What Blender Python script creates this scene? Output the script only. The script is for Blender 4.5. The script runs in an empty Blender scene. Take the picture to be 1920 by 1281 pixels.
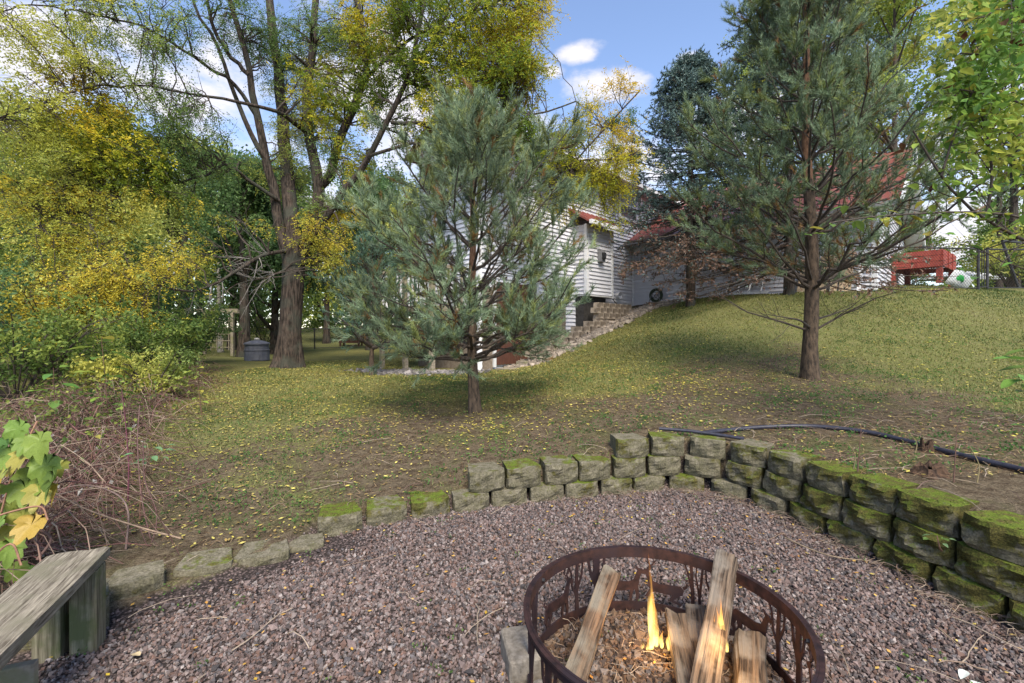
import bpy, bmesh, math, random
import numpy as np
from mathutils import Vector, Matrix
from mathutils.geometry import delaunay_2d_cdt
R = np.random.RandomState(7)
random.seed(7)
sc = bpy.context.scene
COL = sc.collection
# ------------------------------------------------------------ camera, sky, sun, exposure
F, HY, CZ = 853.0, 622.0, 1.25          # lens (photo pixels), horizon row, eye height
cam = bpy.data.cameras.new("camera"); cam_o = bpy.data.objects.new("camera", cam); COL.objects.link(cam_o)
cam.sensor_width = 36.0; cam.lens = 36.0 * F / 1920.0
cam.shift_y = -(640.5 - HY) / 1920.0
cam.clip_start = 0.05; cam.clip_end = 1500
cam_o.location = (0, 0, CZ); cam_o.rotation_euler = (math.radians(90), 0, 0)
sc.camera = cam_o
SUN_EL, SUN_AZ = 50.0, 168.0            # compass-like: 0 = +Y, clockwise; the sun stands behind the camera
sc.view_settings.view_transform = 'Standard'; sc.view_settings.look = 'None'
sc.view_settings.gamma = 1.0; sc.view_settings.use_curve_mapping = False
sc.view_settings.exposure = 1.42
sc.cycles.max_bounces = 6; sc.cycles.transparent_max_bounces = 12
sc.cycles.diffuse_bounces = 3; sc.cycles.glossy_bounces = 2; sc.cycles.transmission_bounces = 4
w = bpy.data.worlds.new("World"); sc.world = w; w.use_nodes = True
nt = w.node_tree; N = nt.nodes; Lk = nt.links
for n in list(N): N.remove(n)
def nd(tree, t, **k):
    n = tree.nodes.new(t)
    for a, b in k.items():
        if a.startswith('i_'): n.inputs[a[2:].replace('_', ' ')].default_value = b
        else: setattr(n, a, b)
    return n
out = nd(nt, 'ShaderNodeOutputWorld'); bg = nd(nt, 'ShaderNodeBackground')
sky = nd(nt, 'ShaderNodeTexSky', sky_type='NISHITA', sun_disc=False)
sky.sun_elevation = math.radians(SUN_EL); sky.sun_rotation = math.radians(SUN_AZ)
sky.air_density = 1.0; sky.dust_density = 0.6; sky.ozone_density = 1.5; sky.altitude = 300
bg.inputs['Strength'].default_value = 0.112
tc = nd(nt, 'ShaderNodeTexCoord')
nrm = nd(nt, 'ShaderNodeVectorMath', operation='NORMALIZE'); Lk.new(tc.outputs['Generated'], nrm.inputs[0])
cn = nd(nt, 'ShaderNodeTexNoise'); cn.inputs['Scale'].default_value = 9.0; cn.inputs['Detail'].default_value = 7; cn.inputs['Roughness'].default_value = 0.6
mp = nd(nt, 'ShaderNodeMapping'); mp.inputs['Scale'].default_value = (1, 1, 1.9); Lk.new(nrm.outputs[0], mp.inputs[0]); Lk.new(mp.outputs[0], cn.inputs['Vector'])
def dirv(px, py):
    v = Vector((px - 960, F, HY - py)); v.normalize(); return v
def mathn(op, a, b=None, c=None, clamp=False):
    m = nd(nt, 'ShaderNodeMath', operation=op); m.use_clamp = clamp
    for i, v in enumerate((a, b, c)):
        if v is None: continue
        if isinstance(v, (int, float)): m.inputs[i].default_value = v
        else: Lk.new(v, m.inputs[i])
    return m.outputs[0]
acc = None
# cumulus patches in the sky: direction, half width, half height
for (px, py, hw, hh, s) in [(1086, 100, .045, .017, .95), (1130, 158, .085, .030, .95), (1035, 137, .03, .014, .85), (1290, 105, .04, .012, .55), (60, 90, .28, .12, .9), (300, 210, .26, .09, .7), (20, 330, .30, .10, .8),
                            (450, 130, .14, .07, .7), (760, 190, .22, .16, .95), (1480, 215, .30, .06, .95), (1820, 440, .35, .09, 1.0), (600, 420, .4, .12, .9), (1700, 330, .3, .10, .7), (980, 250, .12, .05, .6), (1180,300,.2,.07,.8),
                            (-400, 200, .5, .15, .9), (2400, 150, .5, .15, .9), (-900, 60, .6, .15, .8)]:
    d = dirv(px, py)
    sub = nd(nt, 'ShaderNodeVectorMath', operation='SUBTRACT'); Lk.new(nrm.outputs[0], sub.inputs[0]); sub.inputs[1].default_value = d
    ml = nd(nt, 'ShaderNodeVectorMath', operation='MULTIPLY'); Lk.new(sub.outputs[0], ml.inputs[0]); ml.inputs[1].default_value = (1 / hw, 1 / hw, 1 / hh)
    ln = nd(nt, 'ShaderNodeVectorMath', operation='LENGTH'); Lk.new(ml.outputs[0], ln.inputs[0])
    v = mathn('SUBTRACT', s, ln.outputs['Value'])
    acc = v if acc is None else mathn('MAXIMUM', acc, v)
nz = mathn('MULTIPLY', mathn('SUBTRACT', cn.outputs['Fac'], 0.5), 2.6)
cl = mathn('ADD', acc, nz)
ss = nd(nt, 'ShaderNodeMapRange', interpolation_type='SMOOTHSTEP'); Lk.new(cl, ss.inputs['Value'])
ss.inputs['From Min'].default_value = -0.1; ss.inputs['From Max'].default_value = 0.75
cm = mathn('MULTIPLY', ss.outputs[0], 0.88)
mixc = nd(nt, 'ShaderNodeMixRGB'); Lk.new(cm, mixc.inputs['Fac'])
tint = nd(nt, 'ShaderNodeMixRGB', blend_type='MULTIPLY'); tint.inputs['Fac'].default_value = 1; tint.inputs['Color2'].default_value = (1.05, 1.0, 1.02, 1)
Lk.new(sky.outputs[0], tint.inputs['Color1']); Lk.new(tint.outputs[0], mixc.inputs['Color1'])
mixc.inputs['Color2'].default_value = (3.9, 3.7, 3.75, 1)
Lk.new(mixc.outputs[0], bg.inputs['Color']); Lk.new(bg.outputs[0], out.inputs['Surface'])
sl = bpy.data.lights.new("sun", 'SUN'); sl.energy = 2.65; sl.angle = math.radians(28); sl.color = (1.0, 0.91, 0.77)
so = bpy.data.objects.new("sun", sl); COL.objects.link(so)
_a, _e = math.radians(SUN_AZ), math.radians(SUN_EL)
sd = Vector((math.sin(_a) * math.cos(_e), math.cos(_a) * math.cos(_e), math.sin(_e)))   # towards the sun
so.rotation_euler = sd.to_track_quat('Z', 'Y').to_euler(); so.location = (0, 0, 30)

# ------------------------------------------------------------ helpers
def W(px, py, Y):
    return np.array([(px - 960) / F * Y, Y, CZ - (py - HY) / F * Y])
def mk(name, V, Fs, mat, parent=None, col=None, smooth=False, loc=None):
    me = bpy.data.meshes.new(name)
    V = np.asarray(V, np.float32)
    if not isinstance(Fs, list): Fs = [Fs]
    Fs = [np.asarray(f, np.int32) for f in Fs if len(f)]
    nl = sum(f.size for f in Fs); nf = sum(len(f) for f in Fs)
    me.vertices.add(len(V)); me.vertices.foreach_set('co', V.ravel())
    me.loops.add(nl); me.polygons.add(nf)
    me.loops.foreach_set('vertex_index', np.concatenate([f.ravel() for f in Fs]))
    tot = np.concatenate([np.full(len(f), f.shape[1], np.int32) for f in Fs])
    st = np.concatenate([[0], np.cumsum(tot)[:-1]]).astype(np.int32)
    me.polygons.foreach_set('loop_start', st)
    me.polygons.foreach_set('loop_total', tot)
    me.update(calc_edges=True)
    me.polygons.foreach_set('use_smooth', np.full(nf, bool(smooth)))
    if col is not None:
        a = me.color_attributes.new('col', 'FLOAT_COLOR', 'POINT')
        c = np.ones((len(V), 4), np.float32); c[:, :3] = col; a.data.foreach_set('color', c.ravel())
    me.validate()
    if mat: me.materials.append(mat)
    return link(name, me, parent, loc)
def link(name, me, parent=None, loc=None):
    o = bpy.data.objects.new(name, me); COL.objects.link(o)
    if parent: o.parent = parent
    if loc is not None: o.location = loc
    return o
def tag(o, label=None, cat=None, group=None, kind=None):
    if label: o['label'] = label
    if cat: o['category'] = cat
    if group: o['group'] = group
    if kind: o['kind'] = kind
    return o
def thing(name, label, cat, loc=(0, 0, 0), group=None, rz=0):
    o = bpy.data.objects.new(name, None); COL.objects.link(o); o.location = loc; o.rotation_euler = (0, 0, rz); o.empty_display_size = .1
    return tag(o, label, cat, group)
def copy_thing(o, loc, rz, scale=1, label=None):
    c = o.copy(); COL.objects.link(c); c.location = loc; c.rotation_euler = (0, 0, rz); c.scale = (scale,) * 3 if not hasattr(scale, '__len__') else scale
    if label: c['label'] = label
    for ch in list(o.children):
        d = ch.copy(); COL.objects.link(d); d.parent = c
    return c
def norm(v): return v / np.maximum(np.linalg.norm(v, axis=-1, keepdims=True), 1e-9)
def tubes(P, Rd, sides=5):
    """P [N,n,3], Rd [N,n] -> verts, quads (one open tube each)"""
    P = np.asarray(P, float); Rd = np.asarray(Rd, float)
    if P.ndim == 2: P = P[None]; Rd = Rd[None]
    Nn, n, _ = P.shape
    T = norm(np.gradient(P, axis=1))
    ax = norm(P[:, -1] - P[:, 0]); ref = np.where(np.abs(ax[:, 2:3]) > .8, np.array([[1., .2, 0]]), np.array([[0, 0.1, 1.]]))[:, None, :]
    U = norm(np.cross(T, np.broadcast_to(ref, T.shape))); Vv = np.cross(T, U)
    a = np.arange(sides) * 2 * np.pi / sides
    ring = P[:, :, None, :] + Rd[:, :, None, None] * (np.cos(a)[None, None, :, None] * U[:, :, None, :] + np.sin(a)[None, None, :, None] * Vv[:, :, None, :])
    V = ring.reshape(-1, 3)
    i = np.arange(Nn)[:, None, None] * n * sides + np.arange(n - 1)[None, :, None] * sides
    j = np.arange(sides)[None, None, :]; j2 = (j + 1) % sides
    Q = np.stack([i + j, i + j2, i + sides + j2, i + sides + j], -1).reshape(-1, 4)
    return V, Q
class Bag:
    """collects verts / quads / tris / colours into ONE mesh"""
    def __init__(s): s.V = []; s.Q = []; s.T = []; s.C = []; s.n = 0
    def add(s, V, Fc, col=(1, 1, 1)):
        V = np.asarray(V, float).reshape(-1, 3); Fc = np.asarray(Fc)
        (s.Q if Fc.shape[1] == 4 else s.T).append(Fc + s.n)
        s.V.append(V); c = np.empty((len(V), 3)); c[:] = col; s.C.append(c); s.n += len(V)
        return s
    def build(s, name, mat, parent=None, smooth=False, loc=None, off=None):
        V = np.concatenate(s.V)
        if off is not None: V = V - np.asarray(off)
        Fs = []
        if s.Q: Fs.append(np.concatenate(s.Q))
        if s.T: Fs.append(np.concatenate(s.T))
        return mk(name, V, Fs, mat, parent, np.concatenate(s.C), smooth, loc)
def box(c, s, rz=0, tilt=None):
    c = np.asarray(c, float); s = np.asarray(s, float) / 2
    k = np.array([[x, y, z] for x in (-1, 1) for y in (-1, 1) for z in (-1, 1)], float) * s
    M = Matrix.Rotation(rz, 3, 'Z') if tilt is None else tilt
    k = k @ np.array(M).T
    Q = np.array([[0, 1, 3, 2], [4, 6, 7, 5], [0, 4, 5, 1], [2, 3, 7, 6], [0, 2, 6, 4], [1, 5, 7, 3]])
    return k + c, Q
def beam(a, b, w_, t_, up=(0, 0, 1)):
    """box from a to b, width w_ across, thickness t_ along up"""
    a = Vector(a); b = Vector(b); d = (b - a); L = d.length; d.normalize()
    u = Vector(up); s = d.cross(u); s.normalize(); u = s.cross(d)
    M = Matrix((s, d, u)).transposed()
    return box((a + b) / 2, (w_, L, t_), tilt=M)
def bevbox(name, V, Q, mat, parent=None, bev=.006, seg=2, rough=0.0, cuts=0, col=None, smooth=True, loc=None):
    bm = bmesh.new(); vs = [bm.verts.new(v) for v in V]
    for q in Q: bm.faces.new([vs[i] for i in q])
    bmesh.ops.recalc_face_normals(bm, faces=bm.faces)
    if cuts: bmesh.ops.subdivide_edges(bm, edges=bm.edges[:], cuts=cuts, use_grid_fill=True)
    else: bmesh.ops.bevel(bm, geom=bm.edges[:], offset=bev, segments=seg, affect='EDGES', profile=.6)
    if rough:
        for v in bm.verts: v.co += Vector([random.uniform(-rough, rough) for _ in range(3)])
    me = bpy.data.meshes.new(name); bm.to_mesh(me); bm.free()
    if smooth and not cuts:
        pass
    me.materials.append(mat)
    o = link(name, me, parent, loc); return o
def wob(p, s=1.0, seed=0):
    """smooth cheap noise of position, about -1..1"""
    p = np.asarray(p, float) * s; x, y, z = p[..., 0] + seed * 1.7, p[..., 1] - seed * 2.3, p[..., 2] + seed
    return (np.sin(1.7 * x + 2.1 * np.sin(.9 * y + .4 * z)) + np.sin(2.3 * y + 1.7 * np.sin(1.1 * z + .7 * x)) + np.sin(1.9 * z + 1.9 * np.sin(1.3 * x - .6 * y))) / 3
def sstep(a, b, x):
    t = np.clip((x - a) / (b - a), 0, 1); return t * t * (3 - 2 * t)

# ------------------------------------------------------------ materials
def newmat(name):
    m = bpy.data.materials.new(name); m.use_nodes = True
    t = m.node_tree
    for n in list(t.nodes): t.nodes.remove(n)
    o = t.nodes.new('ShaderNodeOutputMaterial'); b = t.nodes.new('ShaderNodeBsdfPrincipled'); t.links.new(b.outputs[0], o.inputs[0])
    return m, t, b, o
def mat(name, c1, c2=None, scale=20, stretch=(1, 1, 1), rough=.8, bump=.3, dist=.01, metal=0, attr=False, detail=5, lo=.35, hi=.65, c3=None, s3=3, spec=.3):
    m, t, b, o = newmat(name); L = t.links.new
    b.inputs['Roughness'].default_value = rough; b.inputs['Metallic'].default_value = metal; b.inputs['Specular IOR Level'].default_value = spec
    tcn = nd(t, 'ShaderNodeTexCoord'); mpn = nd(t, 'ShaderNodeMapping'); mpn.inputs['Scale'].default_value = stretch; L(tcn.outputs['Object'], mpn.inputs[0])
    n = nd(t, 'ShaderNodeTexNoise'); n.inputs['Scale'].default_value = scale; n.inputs['Detail'].default_value = detail; n.inputs['Roughness'].default_value = .65; L(mpn.outputs[0], n.inputs['Vector'])
    r = nd(t, 'ShaderNodeMapRange'); r.inputs['From Min'].default_value = lo; r.inputs['From Max'].default_value = hi; L(n.outputs['Fac'], r.inputs['Value'])
    mx = nd(t, 'ShaderNodeMixRGB'); L(r.outputs[0], mx.inputs['Fac']); mx.inputs['Color1'].default_value = (*c1, 1); mx.inputs['Color2'].default_value = (*(c2 or c1), 1)
    res = mx.outputs[0]
    if c3:
        n3 = nd(t, 'ShaderNodeTexNoise'); n3.inputs['Scale'].default_value = s3; n3.inputs['Detail'].default_value = 4; L(tcn.outputs['Object'], n3.inputs['Vector'])
        r3 = nd(t, 'ShaderNodeMapRange'); r3.inputs['From Min'].default_value = .48; r3.inputs['From Max'].default_value = .62; L(n3.outputs['Fac'], r3.inputs['Value'])
        m3 = nd(t, 'ShaderNodeMixRGB'); L(r3.outputs[0], m3.inputs['Fac']); L(res, m3.inputs['Color1']); m3.inputs['Color2'].default_value = (*c3, 1); res = m3.outputs[0]
    if attr:
        at = nd(t, 'ShaderNodeAttribute', attribute_name='col'); mm = nd(t, 'ShaderNodeMixRGB', blend_type='MULTIPLY'); mm.inputs['Fac'].default_value = 1
        L(res, mm.inputs['Color1']); L(at.outputs['Color'], mm.inputs['Color2']); res = mm.outputs[0]
    L(res, b.inputs['Base Color'])
    if bump:
        bp = nd(t, 'ShaderNodeBump'); bp.inputs['Strength'].default_value = bump; bp.inputs['Distance'].default_value = dist; L(n.outputs['Fac'], bp.inputs['Height']); L(bp.outputs[0], b.inputs['Normal'])
    return m
def leafmat(name, trans=.35, rough=.5, veins=False):
    m, t, b, o = newmat(name); L = t.links.new
    at = nd(t, 'ShaderNodeAttribute', attribute_name='col')
    b.inputs['Roughness'].default_value = rough; b.inputs['Specular IOR Level'].default_value = .25
    src = at.outputs['Color']
    if veins:
        tcn = nd(t, 'ShaderNodeTexCoord'); n = nd(t, 'ShaderNodeTexNoise'); n.inputs['Scale'].default_value = 35; n.inputs['Detail'].default_value = 4; L(tcn.outputs['Object'], n.inputs['Vector'])
        oi = nd(t, 'ShaderNodeObjectInfo')
        hs = nd(t, 'ShaderNodeHueSaturation'); L(src, hs.inputs['Color'])
        r = nd(t, 'ShaderNodeMapRange'); r.inputs['To Min'].default_value = .65; r.inputs['To Max'].default_value = 1.35; L(n.outputs['Fac'], r.inputs['Value'])
        r2 = nd(t, 'ShaderNodeMapRange'); r2.inputs['To Min'].default_value = .465; r2.inputs['To Max'].default_value = .515; L(oi.outputs['Random'], r2.inputs['Value'])
        L(r.outputs[0], hs.inputs['Value']); L(r2.outputs[0], hs.inputs['Hue']); src = hs.outputs[0]
        bp = nd(t, 'ShaderNodeBump'); bp.inputs['Strength'].default_value = .4; bp.inputs['Distance'].default_value = .003; L(n.outputs['Fac'], bp.inputs['Height']); L(bp.outputs[0], b.inputs['Normal'])
    L(src, b.inputs['Base Color'])
    tr = nd(t, 'ShaderNodeBsdfTranslucent'); L(src, tr.inputs['Color'])
    mx = nd(t, 'ShaderNodeMixShader'); mx.inputs['Fac'].default_value = trans
    L(b.outputs[0], mx.inputs[1]); L(tr.outputs[0], mx.inputs[2]); L(mx.outputs[0], o.inputs[0])
    return m
M_leaf = leafmat('leaf', .48); M_bigleaf = leafmat('broad leaf', .35, .4, True); M_needle = leafmat('needle', .12, .45)
M_litter = leafmat('fallen leaf', .1, .6); M_grass = leafmat('grass blade', .3, .5)
M_bark = mat('furrowed bark', (.016, .012, .009), (.092, .069, .054), 24, (1, 1, .15), .9, 1.0, .05, lo=.40, hi=.60, c3=(.055, .056, .043), s3=2.2)
M_pinebark = mat('pine bark', (.028, .021, .015), (.115, .08, .053), 30, (1, 1, .35), .9, .8, .02, lo=.36, hi=.62)
M_pinebark_hi = mat('orange pine bark', (.08, .04, .024), (.23, .125, .07), 30, (1, 1, .35), .85, .6, .01)
M_twig = mat('twig bark', (.035, .027, .022), (.085, .068, .055), 40, (1, 1, .4), .9, .3)
M_cane = mat('dry cane', (1, 1, 1), (.6, .6, .6), 30, (1, 1, 1), .75, .2, attr=True)
M_birch = mat('pale bark', (.42, .40, .36), (.14, .12, .10), 8, (1, 1, 3), .8, .3)
# ------------------------------------------------------------ terrain
CP = np.array([(-1.2, 3.0, .07), (-.36, 3.4, .13), (.5, 3.65, .24), (1.3, 3.85, .37), (1.9, 3.75, .39), (2.3, 3.2, .40), (2.45, 2.5, .40), (2.6, 1.9, .40), (2.8, 0, .40),
    (4, 1, .45), (3.6, 3, .44), (-.45, 5.4, .29), (1.6, 5, .48), (3.96, 6, .617), (-5.6, 11.3, .36), (-5.6, 8.3, .30), (-2.3, 2.8, .0), (-1.9, 1.9, 0), (-2.6, 1, 0), (-4, 3, .12), (-3.2, 5, .22),
    (-8, 4, .35), (-10, 10, .55), (-7.8, 14, .36), (0, 11, .37), (-1.2, 9.8, .37), (4.09, 15.3, 2.12), (5.6, 13.7, 2.24), (4.8, 12.3, 1.98), (6.6, 10.8, 2.12), (8.7, 10.9, 2.25), (7.4, 11.9, 2.25),
    (12, 12, 2.38), (16, 12.5, 2.4), (21, 12, 2.35), (7, 6.2, .70), (10, 9, 1.62), (3.4, 13.2, 1.6), (1.38, 11.8, .86), (.25, 10.6, .42), (4.9, 9.5, 1.27), (2.5, 9, .95), (.75, 8, .52), (-2.4, 8, .33),
    (-5, 16.8, .40), (-8, 24, .42), (-6, 40, 1.2), (-18, 26, .8), (0, 24, 1.2), (10, 25, 2.6), (25, 25, 2.5), (-20, 5, 1.2), (-25, 20, 2.0), (-3, -4, 0), (4, -4, .4), (0, -6, 0), (20, 3, .9), (30, -5, .5), (-20, -8, .5)])
def _k(r2): return .5 * r2 * np.log(r2 + 1e-9)
_n = len(CP); _A = np.zeros((_n + 3, _n + 3)); _d2 = ((CP[:, None, :2] - CP[None, :, :2]) ** 2).sum(-1)
_A[:_n, :_n] = _k(_d2) + np.eye(_n) * .02; _A[:_n, _n] = 1; _A[:_n, _n + 1:] = CP[:, :2]; _A[_n:, :_n] = _A[:_n, _n:].T
_w = np.linalg.solve(_A, np.r_[CP[:, 2], 0, 0, 0])
def crs(P, k=12):
    P = np.asarray(P, float); Q = np.vstack([2 * P[0] - P[1], P, 2 * P[-1] - P[-2]]); o = []
    for i in range(1, len(Q) - 2):
        for t in np.arange(k) / k:
            o.append(.5 * ((2 * Q[i]) + (-Q[i - 1] + Q[i + 1]) * t + (2 * Q[i - 1] - 5 * Q[i] + 4 * Q[i + 1] - Q[i + 2]) * t * t + (-Q[i - 1] + 3 * Q[i] - 3 * Q[i + 1] + Q[i + 2]) * t ** 3))
    o.append(Q[-2]); return np.array(o)
FACE = crs([(-1.18, 2.76), (-.36, 3.15), (.48, 3.41), (1.05, 3.56), (1.42, 3.57), (1.66, 3.42), (1.82, 3.12), (1.92, 2.75), (2.02, 2.35), (2.10, 2.0), (2.18, 1.6), (2.24, 1.0), (2.3, .2)])
def offset(P, d):
    T = norm(np.gradient(P, axis=0)); return P + np.c_[-T[:, 1], T[:, 0]] * d      # left of travel = uphill side
EDGE = offset(FACE, .13)
PIT = np.vstack([EDGE, [(2.6, -4), (-3, -4), (-2.6, .6), (-1.95, 1.75), (-1.62, 2.28), (-1.35, 2.5)]])
def inside(x, y, P):
    x = np.asarray(x); y = np.asarray(y); c = np.zeros(x.shape, bool)
    for i in range(len(P)):
        x1, y1 = P[i]; x2, y2 = P[i - 1]
        if y1 == y2: continue
        c ^= ((y1 > y) != (y2 > y)) & (x < (x2 - x1) * (y - y1) / (y2 - y1) + x1)
    return c
def segd(x, y, P):
    q = np.stack([x, y], -1)[..., None, :]; a = P[:-1]; d = P[1:] - a
    t = np.clip(((q - a) * d).sum(-1) / (d * d).sum(-1), 0, 1)
    return np.sqrt(((q - a - t[..., None] * d) ** 2).sum(-1)).min(-1)
PITC = np.vstack([PIT, PIT[:1]])
def TB(x, y):
    x = np.asarray(x, float); y = np.asarray(y, float)
    r2 = (x[..., None] - CP[:, 0]) ** 2 + (y[..., None] - CP[:, 1]) ** 2
    z = (_k(r2) * _w[:_n]).sum(-1) + _w[_n] + _w[_n + 1] * x + _w[_n + 2] * y
    r = np.hypot(x, y - 6); f = sstep(18, 45, r)
    z = np.clip(z, -.5, 3.4) * (1 - f) + f * 1.6
    return z
def T(x, y):
    x = np.asarray(x, float); y = np.asarray(y, float)
    z = TB(x, y); sh = x.shape; xf, yf = x.ravel(), y.ravel(); zf = z.ravel().copy()
    nr = (xf > -3.5) & (xf < 3.6) & (yf > -4.5) & (yf < 4.6)
    if nr.any():
        ins = inside(xf[nr], yf[nr], PIT); d = np.empty(nr.sum())
        idx = np.arange(nr.sum())
        for k in np.array_split(idx, max(1, len(idx) // 20000)):
            d[k] = segd(xf[nr][k], yf[nr][k], PITC)
        sd = np.where(ins, d, -d); g = sstep(-.035, .035, sd)
        pz = -.005 + .012 * wob(np.c_[xf[nr], yf[nr], 0 * xf[nr]], 2.2)
        zn = np.maximum(zf[nr], .0); zf[nr] = zn * (1 - g) + pz * g
    z = zf.reshape(sh)
    z = z + .012 * wob(np.stack([x, y, 0 * x], -1), 3.1, 2) * sstep(2, 6, np.hypot(x, y)) + .02 * wob(np.stack([x, y, 0 * x], -1), .9, 5) * sstep(4, 9, y)
    return z
def G(x, y): return float(T(np.array([x]), np.array([y]))[0])
# crowns that keep the soil bare (tree base, radius)
BARE = [(-.45, 5.4, 1.75), (3.96, 6.0, 2.3), (2.6, 4.0, 1.8), (0.4, 4.0, 1.6), (-1.6, 3.2, 1.2), (3.6, 2.5, 1.6), (6, 4.5, 2.6)]
def green(x, y):
    p = np.stack([x, y, 0 * x], -1)
    g = sstep(2.9, 6.8, y + .25 * np.abs(x + 1) + .35 * sstep(.5, -1.5, x)) + .35 * wob(p, .8, 3) + .28 * wob(p, 2.6, 1)
    for bx, by, br in BARE[:2] + [(3.2, 4.2, 1.6), (1.5, 4.8, 1.3)]:
        g = g - .75 * sstep(br * 1.1, br * .45, np.hypot(x - bx, (y - by)))
    g = g - .8 * sstep(.9, .3, np.abs(y + x * 1.0 - 19.3) / 1.41 + 0 * x) * (x > 3) * (x < 8.6)       # mulch under the long wall
    return np.clip(g, 0, 1)
def axis(lo, hi, a, b, fine):
    o = list(np.arange(a, b, fine)); s = fine
    x = a
    left = []
    while x > lo: s *= 1.13; x -= s; left.append(x)
    s = fine; x = o[-1]; right = []
    while x < hi: s *= 1.09; x += s; right.append(x)
    return np.array(left[::-1] + o + right)
gx = axis(-350, 350, -2.8, 3.4, .046); gy = axis(-120, 500, .3, 5.6, .05)
XX, YY = np.meshgrid(gx, gy); ZZ = T(XX, YY)
nx, ny = len(gx), len(gy)
idx = np.arange(nx * ny).reshape(ny, nx)
Qd = np.stack([idx[:-1, :-1], idx[:-1, 1:], idx[1:, 1:], idx[1:, :-1]], -1).reshape(-1, 4)
gm = green(XX, YY)
insd = inside(XX, YY, PIT)
yb = sstep(5.0, 6.5, YY) * sstep(4.5, 1.0, XX) * sstep(-9, -6, XX)      # where the locust leaves lie thick
c = np.stack([gm, yb, insd.astype(float)], -1).reshape(-1, 3)
M_ground, t, b, o = newmat('soil and lawn'); L = t.links.new
at = nd(t, 'ShaderNodeAttribute', attribute_name='col'); sp = nd(t, 'ShaderNodeSeparateColor'); L(at.outputs['Color'], sp.inputs[0])
tcn = nd(t, 'ShaderNodeTexCoord')
def noise(s, d=6, r=.65):
    n = nd(t, 'ShaderNodeTexNoise'); n.inputs['Scale'].default_value = s; n.inputs['Detail'].default_value = d; n.inputs['Roughness'].default_value = r; L(tcn.outputs['Object'], n.inputs['Vector']); return n.outputs['Fac']
def mr(v, a, b_, c_=0, d_=1):
    n = nd(t, 'ShaderNodeMapRange'); n.inputs['From Min'].default_value = a; n.inputs['From Max'].default_value = b_; n.inputs['To Min'].default_value = c_; n.inputs['To Max'].default_value = d_; L(v, n.inputs['Value']); return n.outputs[0]
def mx(f, a, b_, bt='MIX'):
    n = nd(t, 'ShaderNodeMixRGB', blend_type=bt)
    for k, v in ((0, f), (1, a), (2, b_)):
        if isinstance(v, tuple): n.inputs[k].default_value = (*v, 1)
        elif isinstance(v, (int, float)): n.inputs[k].default_value = v
        else: L(v, n.inputs[k])
    return n.outputs[0]
def mth(op, a, b_, cl=False):
    n = nd(t, 'ShaderNodeMath', operation=op); n.use_clamp = cl
    for k, v in ((0, a), (1, b_)):
        if isinstance(v, (int, float)): n.inputs[k].default_value = v
        else: L(v, n.inputs[k])
    return n.outputs[0]
n_f, n_m, n_l, n_g = noise(70), noise(14), noise(2.2), noise(38)
n_s = noise(150, 3); dirt = mx(mr(n_f, .3, .7), (.055, .041, .026), (.19, .15, .098)); dirt = mx(mr(n_m, .45, .60), dirt, mx(mr(n_f, .35, .65), (.028, .019, .012), (.10, .072, .045))); dirt = mx(mr(n_l, .50, .64), dirt, mx(mr(n_g, .4, .6), (.045, .042, .018), (.13, .125, .055))); dirt = mx(mth('MULTIPLY', mr(n_s, .60, .68), .7), dirt, (.30, .25, .17)); dirt = mx(mth('MULTIPLY', mr(n_s, .40, .34), .7), dirt, (.02, .015, .01))
grass = mx(mr(n_g, .35, .65), (.062, .075, .023), (.18, .182, .062)); grass = mx(mr(n_m, .45, .62), grass, mx(mr(n_f, .4, .6), (.115, .105, .048), (.19, .18, .075)))
yel = mx(mr(n_g, .4, .6), (.14, .105, .035), (.32, .26, .06))
fac = mr(mth('ADD', sp.outputs[0], mth('MULTIPLY', mth('SUBTRACT', n_g, .5), 1.9)), .42, .62)
base = mx(fac, dirt, grass)
yf = mth('MULTIPLY', sp.outputs[1], mr(mth('ADD', n_f, mth('MULTIPLY', n_l, .4)), .68, .80))
base = mx(mth('MULTIPLY', yf, .8), base, yel)
vo = nd(t, 'ShaderNodeTexVoronoi'); vo.inputs['Scale'].default_value = 75; L(tcn.outputs['Object'], vo.inputs['Vector']); vs_ = nd(t, 'ShaderNodeSeparateColor'); L(vo.outputs['Color'], vs_.inputs[0])
grav = mx(vs_.outputs[0], (.075, .06, .057), (.21, .155, .14)); grav = mx(mr(vo.outputs['Distance'], .25, .6), grav, (.035, .028, .025))
base = mx(sp.outputs[2], base, grav)
L(base, b.inputs['Base Color']); b.inputs['Roughness'].default_value = .95; b.inputs['Specular IOR Level'].default_value = .1
bp = nd(t, 'ShaderNodeBump'); bp.inputs['Strength'].default_value = .8; bp.inputs['Distance'].default_value = .02; L(mth('ADD', n_f, n_m), bp.inputs['Height']); L(bp.outputs[0], b.inputs['Normal'])
g = mk('ground', np.stack([XX, YY, ZZ], -1).reshape(-1, 3), Qd, M_ground, None, c, True); tag(g, kind='structure')

# ------------------------------------------------------------ gravel: real chips
M_gravel = mat('crushed granite', (.8, .8, .8), (1.25, 1.25, 1.25), 60, rough=.75, bump=.2, dist=.004, attr=True)
ph = (1 + 5 ** .5) / 2
ICO = norm(np.array([(-1, ph, 0), (1, ph, 0), (-1, -ph, 0), (1, -ph, 0), (0, -1, ph), (0, 1, ph), (0, -1, -ph), (0, 1, -ph), (ph, 0, -1), (ph, 0, 1), (-ph, 0, -1), (-ph, 0, 1)]))
ICF = np.array([(0, 11, 5), (0, 5, 1), (0, 1, 7), (0, 7, 10), (0, 10, 11), (1, 5, 9), (5, 11, 4), (11, 10, 2), (10, 7, 6), (7, 1, 8), (3, 9, 4), (3, 4, 2), (3, 2, 6), (3, 6, 8), (3, 8, 9), (4, 9, 5), (2, 4, 11), (6, 2, 10), (8, 6, 7), (9, 8, 1)])
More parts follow.
